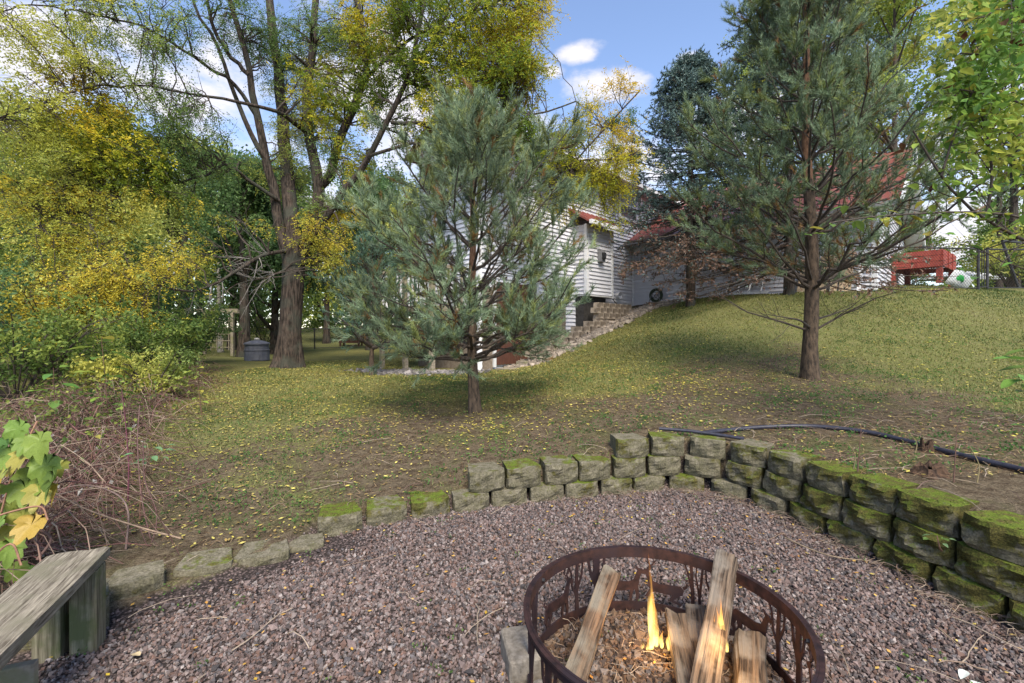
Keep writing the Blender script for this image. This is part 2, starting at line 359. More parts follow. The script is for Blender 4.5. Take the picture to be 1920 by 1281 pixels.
# an 8-corner chip: cheaper than the icosahedron
CUB = np.array([[x, y, z] for x in (-1, 1) for y in (-1, 1) for z in (-1, 1)], float) * .62
CUF = np.array([(0, 1, 3), (0, 3, 2), (4, 6, 7), (4, 7, 5), (0, 4, 5), (0, 5, 1), (2, 3, 7), (2, 7, 6), (0, 2, 6), (0, 6, 4), (1, 5, 7), (1, 7, 3)])
def rotm(n):
    q = norm(R.randn(n, 4)); a, b_, c_, d = q.T
    return np.stack([1 - 2 * (c_ * c_ + d * d), 2 * (b_ * c_ - a * d), 2 * (b_ * d + a * c_), 2 * (b_ * c_ + a * d), 1 - 2 * (b_ * b_ + d * d), 2 * (c_ * d - a * b_), 2 * (b_ * d - a * c_), 2 * (c_ * d + a * b_), 1 - 2 * (b_ * b_ + c_ * c_)], -1).reshape(n, 3, 3)
def chips(name, x, y, z, s, cols, mt, flat=.7, parent=None, base=(CUB, CUF), jit=.35, tilt=.45):
    n = len(x); Vb, Fb = base
    v = Vb[None] * (1 + R.uniform(-jit, jit, (n, len(Vb), 3))); v = v * (s[:, None, None] * np.array([1, .8, flat]) * R.uniform(.75, 1.25, (n, 1, 3)))
    v = np.einsum('nij,nkj->nki', rotm(n), v) if flat > .6 else v @ np.eye(3)
    if flat <= .6:
        a = R.uniform(0, 6.28, n); ca, sa = np.cos(a), np.sin(a); x0, y0 = v[..., 0].copy(), v[..., 1].copy()
        v[..., 0] = x0 * ca[:, None] - y0 * sa[:, None]; v[..., 1] = x0 * sa[:, None] + y0 * ca[:, None]
        v[..., 2] += v[..., 0] * R.uniform(-tilt, tilt, (n, 1)) + v[..., 1] * R.uniform(-tilt, tilt, (n, 1))
    v += np.stack([x, y, z], -1)[:, None]
    f = Fb[None] + (np.arange(n) * len(Vb))[:, None, None]
    cc = np.repeat(cols, len(Vb), axis=0)
    return mk(name, v.reshape(-1, 3), f.reshape(-1, 3), mt, parent, cc)
OCT = np.array([(1, 0, 0), (-1, 0, 0), (0, 1, 0), (0, -1, 0), (0, 0, 1), (0, 0, -1)], float)
OCF = np.array([(0, 2, 4), (2, 1, 4), (1, 3, 4), (3, 0, 4), (2, 0, 5), (1, 2, 5), (3, 1, 5), (0, 3, 5)])
GP = .80 * np.array([(.18, .128, .112), (.22, .165, .15), (.11, .09, .085), (.26, .21, .19), (.08, .07, .068), (.30, .26, .24), (.18, .11, .085), (.14, .125, .125)])
def gcols(n, mul=1.0):
    k = R.choice(len(GP), n, p=[.22, .2, .15, .13, .08, .06, .1, .06]); return GP[k] * R.uniform(.65, 1.18, (n, 1)) * mul
n = 150000
x = R.uniform(-2.9, 2.6, n); y = R.uniform(.7, 3.75, n)
m_ = inside(x, y, PIT) & (np.abs(x) < y * 1.16 + .25) & (np.hypot(x - .52, y - 1.58) > .485)
# thin out where soil has washed over the gravel at the left edge
dl = segd(x, y, np.array([(-2.2, 1.4), (-1.75, 2.15), (-1.3, 2.55), (-1.1, 2.72)])); m_ &= (dl + .10 * wob(np.c_[x, y, 0 * x], 4) > R.uniform(.05, .42, n))
dw = segd(x, y, FACE[60:]); m_ &= (dw > .02) & (dw > R.uniform(-.1, .13, n))
m_ &= (y < 2.5) | (R.rand(n) < .85)
x, y = x[m_], y[m_]; n = len(x); s = R.gamma(5, .00092, n) + .0030
chip_n = n
o = chips('gravel', x, y, T(x, y) + s * R.uniform(.1, .9, n), s, gcols(n), M_gravel, .75, base=(OCT * 1.15, OCF), jit=.28); tag(o, 'pinkish grey crushed gravel covering the fire pit floor', kind='stuff')
# scattered river stones along the foot of the house and the terrace
def band(P, n, wdt):
    P = np.array(P, float); s_ = R.randint(0, len(P) - 1, n); t_ = R.rand(n)[:, None]; q = P[s_] * (1 - t_) + P[s_ + 1] * t_
    return q[:, 0] + R.randn(n) * wdt, q[:, 1] + R.randn(n) * wdt
x, y = band([(5.0, 14.0), (4.3, 14.1), (3.75, 13.9), (3.0, 13.1), (2.3, 12.5), (1.5, 11.9), (.8, 11.2), (.3, 10.75)], 4200, .22)
s = R.gamma(6, .0075, len(x)) + .014
o = chips('rock_bed', x, y, T(x, y) + s * .3, s, np.array([.30, .25, .20]) * R.uniform(.5, 1.3, (len(x), 1)), M_gravel, .6); tag(o, 'tan stones spread between lawn and stepped block terrace', kind='stuff')
x, y = band([(-2.6, 10.2), (-1.9, 10.0), (-1.0, 9.8), (-3.4, 10.8)], 2500, .25)
s = R.gamma(6, .005, len(x)) + .01
o = chips('pebble_bed', x, y, T(x, y) + s * .3, s, np.array([.22, .20, .19]) * R.uniform(.5, 1.3, (len(x), 1)), M_gravel, .6); tag(o, 'grey pebble bed round the small pine by the house', kind='stuff')

# ------------------------------------------------------------ dry-stacked retaining wall
M_block, t, b, o = newmat('mossy split concrete'); L = t.links.new
tcn = nd(t, 'ShaderNodeTexCoord'); geo = nd(t, 'ShaderNodeNewGeometry'); oi = nd(t, 'ShaderNodeObjectInfo')
add = nd(t, 'ShaderNodeVectorMath', operation='ADD'); L(tcn.outputs['Object'], add.inputs[0])
cmb = nd(t, 'ShaderNodeCombineXYZ'); L(mth('MULTIPLY', oi.outputs['Random'], 60.0), cmb.inputs[0]); L(cmb.outputs[0], add.inputs[1])
def noise(s, d=6, r=.65):
    n = nd(t, 'ShaderNodeTexNoise'); n.inputs['Scale'].default_value = s; n.inputs['Detail'].default_value = d; n.inputs['Roughness'].default_value = r; L(add.outputs[0], n.inputs['Vector']); return n.outputs['Fac']
a1, a2, a3, a4 = noise(90), noise(22), noise(6.5, 4), noise(160, 3)
stone = mx(mr(a1, .3, .7), (.10, .088, .062), (.25, .225, .165)); fm = mr(a2, .3, .7, .55, 1.0); sn0 = nd(t, 'ShaderNodeSeparateXYZ'); L(geo.outputs['True Normal'], sn0.inputs[0]); steep_mask = mth('MULTIPLY', mr(sn0.outputs[2], .75, .35), fm); stone = mx(mth('MULTIPLY', steep_mask, .48), stone, mx(mr(a1, .3, .7), (.035, .032, .017), (.105, .094, .052))); stone = mx(mr(a2, .4, .65), stone, mx(mr(a1, .35, .65), (.055, .05, .032), (.14, .13, .075)))  # steep faces mixed toward a darker brown-olive tone, broken up by noise
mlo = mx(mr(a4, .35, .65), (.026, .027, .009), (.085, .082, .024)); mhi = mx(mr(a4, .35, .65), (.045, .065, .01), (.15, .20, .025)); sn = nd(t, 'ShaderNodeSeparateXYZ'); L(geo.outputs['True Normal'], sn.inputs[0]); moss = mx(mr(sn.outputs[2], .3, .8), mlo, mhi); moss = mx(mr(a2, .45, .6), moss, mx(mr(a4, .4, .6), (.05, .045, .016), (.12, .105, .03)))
at = nd(t, 'ShaderNodeAttribute', attribute_name='col'); sp2 = nd(t, 'ShaderNodeSeparateColor'); L(at.outputs['Color'], sp2.inputs[0])
mf = mr(mth('ADD', mth('ADD', a3, mth('MULTIPLY', a2, .35)), mth('ADD', mth('MULTIPLY', sp2.outputs[0], .60), mth('MULTIPLY', a4, .22))), .95, 1.06)
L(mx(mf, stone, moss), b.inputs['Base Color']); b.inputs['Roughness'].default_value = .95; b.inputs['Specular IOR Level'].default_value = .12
bp = nd(t, 'ShaderNodeBump'); bp.inputs['Strength'].default_value = .9; bp.inputs['Distance'].default_value = .012; L(mth('ADD', a2, mth('MULTIPLY', a1, .6)), bp.inputs['Height']); L(bp.outputs[0], b.inputs['Normal'])
def block_mesh(wd, h, dp, moss_, seed, rough=.012, top_rough=.002):
    """front at y = 0 (split face, chamfered ends), back at y = dp"""
    r_ = np.random.RandomState(seed)
    hx = wd / 2; ph0 = r_.uniform(0, 6.28, 4); topn = r_.uniform(-1, 1, 9) * .003
    prof = [(-hx, .035), (-hx * .97, .02), (-hx * .70, .0), (-hx * .35, -.008), (0, -.012), (hx * .35, -.008), (hx * .70, .0), (hx * .97, .02), (hx, .035)]
    nz_ = 7; V = []; C_ = []; F4 = []
    nxp = len(prof)
    for k in range(nz_):
        zz = h * k / (nz_ - 1)
        for i, (px_, py_) in enumerate(prof):
            e = 1 if 0 < k < nz_ - 1 else .45
            nf = rough * (.75 * math.sin(2.2 * i * .55 + ph0[0]) * math.sin(1.9 * k * .5 + ph0[1]) + .45 * math.sin(1.7 * i + ph0[2] + .8 * k) + .35 * r_.uniform(-1, 1)); V.append([px_ + r_.uniform(-1, 1) * rough * .2, py_ + nf * e + (.010 if k in (0, nz_ - 1) else 0), zz + (r_.uniform(-1, 1) * .004 if 0 < k < nz_ - 1 else top_rough * r_.uniform(-1, 1)) + topn[i] * (k / (nz_ - 1))])
            C_.append(moss_[0] * (.35 + .65 * (k / (nz_ - 1)) ** 1.5) if moss_[0] < .8 else moss_[0])
    for k in range(nz_ - 1):
        for i in range(nxp - 1):
            a = k * nxp + i; F4.append((a, a + 1, a + nxp + 1, a + nxp))
    # top grid going back
    nb = 5; rows = [[(nz_ - 1) * nxp + i for i in range(nxp)]]; bl = [[i for i in range(nxp)]]
    for j in range(1, nb + 1):
        f = j / nb; row = []
        for i, (px_, py_) in enumerate(prof):
            tap = 1 - .22 * f
            V.append([px_ * tap + r_.uniform(-1, 1) * .001, py_ * (1 - f) + dp * f + r_.uniform(-1, 1) * .001, h + r_.uniform(-1, 1) * top_rough]); C_.append(moss_[1]); row.append(len(V) - 1)
        rows.append(row)
    for j in range(nb):
        for i in range(nxp - 1): F4.append((rows[j][i], rows[j][i + 1], rows[j + 1][i + 1], rows[j + 1][i]))
    b0 = len(V)
    for (px_, py_) in ((-hx * .78, dp), (hx * .78, dp)): V.append([px_, py_, 0]); C_.append(0)
    # sides, back, bottom
    for sx, top_i in ((0, 0), (1, nxp - 1)):
        col_ = [k * nxp + top_i for k in range(nz_)]; tp = [rows[j][top_i] for j in range(nb + 1)]
        poly = col_ + tp[1:] + [b0 + sx]
        for q in range(1, len(poly) - 1): F4.append((poly[0], poly[q], poly[q + 1], poly[q + 1]))
    bk = [rows[nb][i] for i in range(nxp)]
    tri = []
    for q in F4:
        if q[2] == q[3]: tri.append(q[:3])
    F4 = [q for q in F4 if q[2] != q[3]]
    for i in range(nxp - 1): tri.append((b0, bk[i], bk[i + 1]))
    tri.append((b0, bk[-1], b0 + 1))
    fr = list(range(nxp))
    for i in range(nxp - 1): tri.append((b0, fr[i + 1], fr[i]))
    tri.append((b0, b0 + 1, fr[-1]))
    return np.array(V), np.array(F4), np.array(tri), np.repeat(np.array(C_)[:, None], 3, 1)
def block(name, x, y, z, rz, wd, h, dp, moss_, parent, seed, mt=None, **k):
    V, Q, Tt, C_ = block_mesh(wd, h, dp, moss_, seed, **k)
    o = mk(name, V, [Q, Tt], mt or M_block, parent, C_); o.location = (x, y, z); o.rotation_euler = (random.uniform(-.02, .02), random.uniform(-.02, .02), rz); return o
ROOT_WALL = thing('retaining_wall', 'curved dry-stacked mossy concrete block wall round the gravel fire pit', 'retaining wall', (1.4, 3.7, 0))
MOSSP = []
def walk(P, s0, step, fn):
    seg = np.linalg.norm(np.diff(P, axis=0), axis=1); cum = np.r_[0, np.cumsum(seg)]
    s = s0; i = 0
    while s < cum[-1] - .05:
        p = np.array([np.interp(s, cum, P[:, 0]), np.interp(s, cum, P[:, 1])]); q = np.array([np.interp(s + .02, cum, P[:, 0]), np.interp(s + .02, cum, P[:, 1])])
        wd = step * random.uniform(.985, 1.015)
        fn(i, p, math.atan2(q[1] - p[1], q[0] - p[0]), wd, s); s += wd + .012; i += 1
_seg = np.r_[0, np.cumsum(np.linalg.norm(np.diff(FACE, axis=0), axis=1))]
def s_at(x): # arc length where the face line first reaches x
    return float(np.interp(x, FACE[:60, 0], _seg[:60]))
BH, BW = .148, .275
def course(k, s0, z0):
    P = offset(FACE, .022 * k)
    def fn(i, p, a, wd, s):
        right = float(sstep(2.9, 4.2, s)); lf = 1 - float(sstep(.6, 1.2, s))
        mf_ = (.26 + .40 * right + random.uniform(-.12, .12) + (.1 if k == 0 and lf else 0), .22 + .35 * right + random.uniform(-.22, .35) + (.35 * lf if k == 0 else 0))
        o = block('block', p[0] - ROOT_WALL.location.x, p[1] - ROOT_WALL.location.y, z0, a + random.uniform(-.05, .05), wd - .012, BH - .003, .24, mf_, ROOT_WALL, 1000 * k + i, rough=.012 + .008 * right)
        o.location.x += random.uniform(-.008, .008); o.location.y += random.uniform(-.008, .008)
        ca, sa = math.cos(a), math.sin(a)
        nt_ = int(170 * max(0, mf_[1] - .25) + 520 * right * max(0, mf_[1]))
        if nt_:
            u = np.random.RandomState(k * 77 + i).uniform(-1, 1, (nt_, 3)); keepm = wob(np.c_[u[:, 0] * 2 + i, u[:, 1] * 2, u[:, 0] * 0], 2.2, k) > .1; u = u[keepm]
            front = (u[:, 2] < (-.1 + .55 * right)) & (right > .2)
            lx = u[:, 0] * (wd / 2 - .02); ly = np.where(front, -.004 + .03 * np.abs(u[:, 0]) ** 3, .02 + (u[:, 1] * .5 + .5) * .19 * (np.abs(u[:, 1]))); lz = np.where(front, BH * (.5 + .5 * u[:, 1]), BH)
            MOSSP.append(np.c_[p[0] + lx * ca - ly * sa, p[1] + lx * sa + ly * ca, z0 + lz, front * 1.0, np.full(len(u), -math.sin(a) * -1), np.full(len(u), -math.cos(a))])
    walk(P, s0, BW, fn)
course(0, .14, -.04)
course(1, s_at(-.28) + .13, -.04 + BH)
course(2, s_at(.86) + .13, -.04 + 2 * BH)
MP = np.concatenate(MOSSP); nm = len(MP); R2 = np.random.RandomState(5)
up_ = np.where(MP[:, 3:4] > .5, np.c_[MP[:, 4], MP[:, 5], np.full(nm, .35)], np.array([[0, 0, 1.]])); dr_ = norm(up_ + R2.randn(nm, 3) * .55); sd2 = norm(np.cross(dr_, R2.randn(nm, 3))) * .0035
hh = R2.uniform(.005, .013, (nm, 1)); b0_ = MP[:, :3] - dr_ * .004; Vm = np.stack([b0_ - sd2, b0_ + sd2, b0_ + dr_ * hh], 1).reshape(-1, 3) - np.array(ROOT_WALL.location)
mc = np.where(MP[:, 3:4] > .5, np.array([[.06, .068, .018]]), np.array([[.11, .15, .025]])) * R2.uniform(.5, 1.5, (nm, 1))
mo = mk('moss', Vm, np.arange(3 * nm).reshape(-1, 3), M_grass, ROOT_WALL, np.repeat(mc, 3, axis=0)); mo['kind'] = 'stuff'
# loose, half buried edging blocks at the left of the gravel
def edging(px, py, z, wd, h, dp, rz, label, seed, tilt=(0, 0), moss_=(.05, .05)):
    y_ = (CZ - z) * F / (py - HY); x_ = (px - 960) / F * y_
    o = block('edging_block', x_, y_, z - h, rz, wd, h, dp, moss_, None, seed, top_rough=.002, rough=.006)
    o.rotation_euler = (tilt[0], tilt[1], rz); tag(o, label, 'edging block', 'loose blocks edging the gravel'); return o
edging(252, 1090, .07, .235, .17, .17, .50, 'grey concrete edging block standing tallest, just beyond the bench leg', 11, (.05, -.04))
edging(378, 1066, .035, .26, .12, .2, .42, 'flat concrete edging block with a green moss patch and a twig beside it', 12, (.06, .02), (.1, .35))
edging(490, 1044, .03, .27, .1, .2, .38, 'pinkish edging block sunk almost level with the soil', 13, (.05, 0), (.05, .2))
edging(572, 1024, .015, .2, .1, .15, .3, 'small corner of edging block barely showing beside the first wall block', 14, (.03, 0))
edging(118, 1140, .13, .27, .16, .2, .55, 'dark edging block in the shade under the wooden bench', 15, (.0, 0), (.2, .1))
# ------------------------------------------------------------ house, seen on its inside corner
IC = np.array([4.09, 15.5]); DM = np.array([-.70711, -.70711]); NM = np.array([.70711, -.70711])
def H(u, v, z): p = IC + u * DM + v * NM; return [p[0], p[1], z]
M_side = mat('grey white vinyl siding', (.58, .58, .62), (.64, .64, .68), 5, (1, 1, 1), .5, .05, lo=.3, hi=.7)
M_white = mat('white trim', (.68, .68, .70), (.74, .74, .75), 12, rough=.5, bump=.05)
M_redroof = mat('red metal roof', (.15, .042, .035), (.22, .068, .055), 5, rough=.4, bump=.05, spec=.5)
M_redpaint = mat('weathered red paint', (.24, .04, .03), (.34, .075, .05), 14, (1, 1, .3), .6, .3)
M_soffit = mat('soffit', (.5, .5, .5), (.56, .56, .55), 10, rough=.7, bump=.05)
M_dark = mat('dark metal', (.02, .02, .022), (.04, .04, .042), 20, rough=.5, bump=.1)
M_grey = mat('grey plastic', (.16, .16, .17), (.2, .2, .21), 20, rough=.6, bump=.05)
M_brown = mat('brown painted wood', (.06, .026, .018), (.10, .042, .027), 18, (1, 1, .2), .6, .3)
M_alu = mat('aluminium', (.55, .55, .56), (.65, .65, .66), 30, rough=.4, bump=.05, metal=.3)
M_conc = mat('pale concrete', (.34, .32, .28), (.46, .44, .39), 40, rough=.9, bump=.3)
M_glass = mat('window pane', (.10, .11, .12), (.14, .15, .17), 2, rough=.08, bump=0, spec=.6)
M_blind = mat('lowered blind', (.32, .32, .33), (.36, .36, .37), 4, (1, 1, 30), .7, .1)
M_wood = mat('weathered timber', (.13, .105, .075), (.34, .295, .225), 22, (1, .12, 1), .85, .7, .006, lo=.3, hi=.7, c3=(.19, .18, .10), s3=7)
M_board = mat('pale lumber', (.30, .22, .14), (.42, .33, .22), 16, (1, 1, .15), .8, .3)
M_found = mat('dark foundation', (.03, .028, .026), (.06, .055, .05), 12, rough=.9, bump=.4)
M_found2 = mat('tan footing', (.13, .10, .075), (.22, .18, .14), 14, rough=.9, bump=.4)
house = thing('house', 'two storey house with grey white lap siding and red metal roofs on the slope', 'house', (4.09, 15.5, 2.1)); HO = np.array([4.09, 15.5, 2.1])
def hp(name, V, Fs, m, parent=house, col=None):
    V = np.asarray(V, float) - (HO if parent is house else 0); return mk(name, V, Fs, m, parent, col)
def siding(name, pa, pb, nrm_, z0, z1, lap=.112, top=None):
    """lap siding from pa to pb (plan), outward nrm_; top(t) gives the wall's upper edge"""
    pa, pb, nv = np.array(pa), np.array(pb), np.array(nrm_); V = []; Q = []; k = 0; z = z0
    L_ = np.linalg.norm(pb - pa)
    while z < z1 - 1e-6:
        zt = min(z + lap, z1); lo_, hi_ = 0., 1.
        if top is not None:
            ts = np.linspace(0, 1, 81); ok = ts[top(ts) >= z + lap * .5]
            if not len(ok): break
            lo_, hi_ = ok.min(), ok.max()
        for zz, o_ in ((z, .002), (z, .036), (zt, .002)):
            for t_ in (lo_, hi_):
                p = pa * (1 - t_) + pb * t_ + nv * o_; V.append([p[0], p[1], zz])
        b_ = k * 6; Q += [(b_, b_ + 1, b_ + 3, b_ + 2), (b_ + 2, b_ + 3, b_ + 5, b_ + 4)]; k += 1; z = zt
    return hp(name, V, np.array(Q), M_side)
def P2(u, v): return (IC + u * DM + v * NM)
def hbox(name, u0, u1, v0, v1, z0, z1, m, parent=house):
    c = [H(u, v, z) for u in (u0, u1) for v in (v0, v1) for z in (z0, z1)]
    Q = np.array([[0, 1, 3, 2], [4, 6, 7, 5], [0, 4, 5, 1], [2, 3, 7, 6], [0, 2, 6, 4], [1, 5, 7, 3]])
    return hp(name, c, Q, m, parent)
siding('siding', P2(6.9, 0), P2(-4.5, 0), NM, .3, 6.15)
siding('siding', P2(0, 0), P2(0, 6.5), DM, 1.9, 4.32)
ridge_u, half = -3.6, 3.6
siding('siding', P2(0, 6.5), P2(-7.2, 6.5), NM, 1.9, 6.7, top=lambda t_: 4.32 + (1 - np.abs(t_ - .5) * 2) * 2.15)
siding('siding', P2(6.9, -2.4), P2(6.9, 0), DM, .3, 6.9, top=lambda t_: 6.15 + (1 - np.abs(t_ - .5) * 2) * .7)
siding('siding', P2(-4.5, -2.4), P2(6.9, -2.4), -NM, .3, 6.15)
def ribbed(name, p00, p10, p01, p11, m, n=30, hgt=.03):
    """standing seam roof between eave p00-p10 and ridge p01-p11"""
    V = []; Q = []; p00, p10, p01, p11 = map(np.array, (p00, p10, p01, p11))
    nv = np.cross(p10 - p00, p01 - p00); nv = nv / np.linalg.norm(nv); nv = nv * (1 if nv[2] > 0 else -1)
    ts = []
    for i in range(n):
        for f, h_ in ((0, 0), (.78, 0), (.84, 1), (.94, 1)): ts.append(((i + f) / n, h_))
    ts.append((1, 0))
    for t_, h_ in ts:
        for a, b_ in ((p00, p10), (p01, p11)):
            p = a * (1 - t_) + b_ * t_ + nv * h_ * hgt; V.append(p)
    for t_, h_ in ts:
        for a, b_ in ((p00, p10), (p01, p11)): V.append(a * (1 - t_) + b_ * t_ - nv * .05)
    k = len(ts)
    for i in range(k - 1):
        Q.append((2 * i, 2 * i + 1, 2 * i + 3, 2 * i + 2)); q = 2 * k; Q.append((q + 2 * i, q + 2 * i + 2, q + 2 * i + 3, q + 2 * i + 1)); Q.append((2 * i, 2 * i + 2, q + 2 * i + 2, q + 2 * i))
    Q.append((0, 2 * k, 2 * k + 1, 1)); j = 2 * k - 2; Q.append((j, j + 1, j + 1 + 2 * k, j + 2 * k))
    return hp(name, V, np.array(Q), m)
ribbed('roof', H(7.1, .5, 6.0), H(-5, .5, 6.0), H(7.1, -1.2, 6.95), H(-5, -1.2, 6.95), M_redroof, 34)
ribbed('roof', H(-5, -2.9, 6.0), H(7.1, -2.9, 6.0), H(-5, -1.2, 6.95), H(7.1, -1.2, 6.95), M_redroof, 34)
ribbed('roof', H(.45, 0.03, 4.22), H(.45, 7.0, 4.22), H(ridge_u, .03, 6.55), H(ridge_u, 7.0, 6.55), M_redroof, 22)
ribbed('roof', H(-7.65, 7.0, 4.22), H(-7.65, .03, 4.22), H(ridge_u, 7.0, 6.55), H(ridge_u, .03, 6.55), M_redroof, 22)
hbox('soffit', 7.05, -4.9, .03, .42, 5.98, 5.995, M_soffit)
hbox('gutter', 7.05, -4.9, .505, .62, 5.92, 6.04, M_white)
hbox('soffit', .03, .40, .05, 6.95, 4.13, 4.145, M_soffit)
hbox('gutter', .455, .57, .04, 6.98, 4.10, 4.22, M_grey)
for (u0, z0, u1, z1) in ((.5, 4.13, ridge_u, 6.47), (-7.7, 4.13, ridge_u, 6.47)):       # rake boards of the low wing
    V, Q = beam(H(u0, 7.03, z0), H(u1, 7.03, z1), .04, .2, up=(0, 0, 1)); hp('rake_board', V, Q, M_white)
V, Q = beam(H(7.13, .5, 5.9), H(7.13, -1.2, 6.85), .04, .2); hp('rake_board', V, Q, M_white)
hp('soffit', [H(.42, 6.53, 4.16), H(.42, 7.0, 4.16), H(ridge_u, 7.0, 6.48), H(ridge_u, 6.53, 6.48)], np.array([(0, 1, 2, 3)]), M_soffit)
hp('soffit', [H(-7.6, 6.53, 4.16), H(-7.6, 7.0, 4.16), H(ridge_u, 7.0, 6.48), H(ridge_u, 6.53, 6.48)], np.array([(0, 3, 2, 1)]), M_soffit)
hbox('foundation', 6.925, 6.96, -2.4, -.07, .1, 1.35, M_found2)
hbox('roof_vent', 3.2, 2.8, -.9, -.6, 6.5, 7.3, M_grey)
hbox('corner_board', -.10, .035, 6.44, 6.56, 1.9, 4.13, M_white)
hbox('corner_board', 6.82, 6.95, -.06, .045, .3, 5.95, M_white)
hbox('corner_board', .0, .05, .025, .075, 2.0, 4.1, M_white)
# cantilevered bay with its own little roof
siding('siding', P2(3.25, .45), P2(1.96, .45), NM, 2.32, 4.3)
siding('siding', P2(3.25, 0), P2(3.25, .45), DM, 2.32, 4.3)
siding('siding', P2(1.96, .45), P2(1.96, 0), -DM, 2.32, 4.3)
hbox('bay_floor', 3.27, 1.94, .0, .475, 2.27, 2.315, M_soffit)
hbox('foundation', 3.2, 2.1, .03, .32, 1.2, 2.265, M_found)
hbox('corner_board', 3.30, 3.18, .40, .49, 2.32, 4.3, M_white); hbox('corner_board', 2.03, 1.92, .40, .49, 2.32, 4.3, M_white)
ribbed('roof', H(3.55, .75, 4.32), H(1.7, .75, 4.32), H(3.55, .03, 4.78), H(1.7, .03, 4.78), M_redroof, 8, .03)
hbox('gutter', 3.55, 1.7, .755, .84, 4.22, 4.33, M_white)
hbox('downspout', 1.90, 1.82, .34, .42, 2.25, 4.2, M_white)
# upper window
wf = hbox('window', .92, -.25, .026, .075, 4.95, 6.0 - .04, M_white)
def wp(name, u0, u1, v0, v1, z0, z1, m):
    c = np.array([H(u, v, z) for u in (u0, u1) for v in (v0, v1) for z in (z0, z1)]) - HO
    Q = np.array([[0, 1, 3, 2], [4, 6, 7, 5], [0, 4, 5, 1], [2, 3, 7, 6], [0, 2, 6, 4], [1, 5, 7, 3]]); return mk(name, c, Q, m, wf)
wp('pane', .82, -.15, .0765, .082, 5.05, 5.42, M_glass); wp('blind', .82, -.15, .0765, .084, 5.47, 5.9, M_blind); wp('sash', .84, -.17, .0765, .095, 5.42, 5.47, M_white)
hbox('downspout', -.42, -.50, .03, .1, 4.9, 5.95, M_white)
# meter box, vent, cable, basement door
mb = hbox('meter_box', 2.75, 2.52, .476, .60, 3.28, 3.62, M_grey); hbox('meter_face', 2.70, 2.57, .601, .66, 3.36, 3.54, M_dark)
V, Q = tubes([H(1.0 - .0, .03, 2.42), H(1.0, .16, 2.42)], [.11, .11], 12); hp('dryer_vent', V, Q, M_white)
cb = np.array([H(1.75, .05, 2.5), H(1.6, .1, 2.48), H(1.4, .12, 2.3), H(1.2, .12, 2.15), H(1.0, .2, 2.05)]); V, Q = tubes(cb, [.012] * 5, 5); hp('cable', V, Q, M_dark)
hbox('basement_wall', 6.80, 6.50, .038, .06, .3, 2.3, M_found2); hbox('basement_wall', 4.86, 3.7, .038, .06, .3, 2.0, M_found2)
dr = hbox('door', 6.4, 5.0, .026, .08, .45, 2.45, M_brown)
for u_ in (6.45, 4.92): hbox('door_frame', u_ + .04, u_ - .04, .026, .10, .4, 2.5, M_soffit)
hbox('window', 4.9, 3.9, .026, .07, 4.6, 5.7, M_glass)
# deck with white balusters on the far side of the corner
deck = thing('deck', 'raised timber deck with white balusters half hidden by the nearer pine', 'deck', H(7.5, -1.5, .4)); DO = np.array(H(7.5, -1.5, .4))
def dbox(name, *a, m=M_wood):
    c = np.array([H(u, v, z) for u in a[0:2] for v in a[2:4] for z in a[4:6]]) - DO
    Q = np.array([[0, 1, 3, 2], [4, 6, 7, 5], [0, 4, 5, 1], [2, 3, 7, 6], [0, 2, 6, 4], [1, 5, 7, 3]]); return mk(name, c, Q, m, deck)
dbox('floor', 6.97, 8.0, -2.6, -.3, 1.72, 1.84); dbox('rail', 7.92, 8.0, -2.6, -.3, 2.70, 2.78); dbox('rail', 7.0, 7.9, -.38, -.3, 2.70, 2.78)
for v_ in (-2.6, -1.5, -.4): dbox('post', 7.9, 8.0, v_, v_ + .1, .3, 2.8)
for i in range(13): dbox('baluster', 7.94, 7.98, -2.5 + i * .17, -2.46 + i * .17, 1.85, 2.69, m=M_white)
for i in range(4): dbox('baluster', 7.1 + i * .19, 7.14 + i * .19, -.36, -.32, 1.85, 2.69)
M_tanslab = mat('tan slab', (.20, .17, .12), (.28, .24, .17), 30, rough=.9, bump=.3)
st = hbox('patio_slab', 6.8, 4.6, .5, 1.5, .2, .42, M_tanslab, None); tag(st, 'pale concrete slab before the brown basement door', 'patio slab')
st = hbox('wooden_step', 6.1, 5.2, .45, .75, .43, .55, M_wood, None); tag(st, 'weathered step on the slab at the basement door', 'step')

# stepped terrace of tan blocks below the house
TW = thing('terrace_wall', 'stepped terrace of tan blocks climbing beside the house siding', 'retaining wall', (2.6, 12.6, 1.2)); TO = np.array([2.6, 12.6, 1.2])
M_tan = mat('tan concrete block', (.25, .20, .15), (.42, .35, .27), 40, rough=.95, bump=.5, dist=.01, c3=(.15, .12, .09), s3=5)
tb = [bpy.data.meshes.new('block') for _ in range(3)]
protos = []
for k in range(3):
    V, Q, Tt, C_ = block_mesh(.29, .148, .2, (.0, .0), 500 + k, rough=.008)
    o = mk('block', V, [Q, Tt], M_tan, TW, C_); protos.append(o)
ang = math.atan2(-NM[0], NM[1]) + math.pi
cnt = 0
def tblock(p, z, rz):
    global cnt
    o = protos[cnt] if cnt < 3 else protos[cnt % 3].copy()
    if cnt >= 3: COL.objects.link(o); o.parent = TW
    cnt += 1
    o.location = (p[0] - TO[0], p[1] - TO[1], z - TO[2]); o.rotation_euler = (0, 0, rz)
LN = crs([(3.35, 14.1), (2.75, 13.35), (2.2, 12.75), (1.5, 12.15), (.9, 11.55), (.35, 11.0)], 8)
cum = np.r_[0, np.cumsum(np.linalg.norm(np.diff(LN, axis=0), axis=1))]
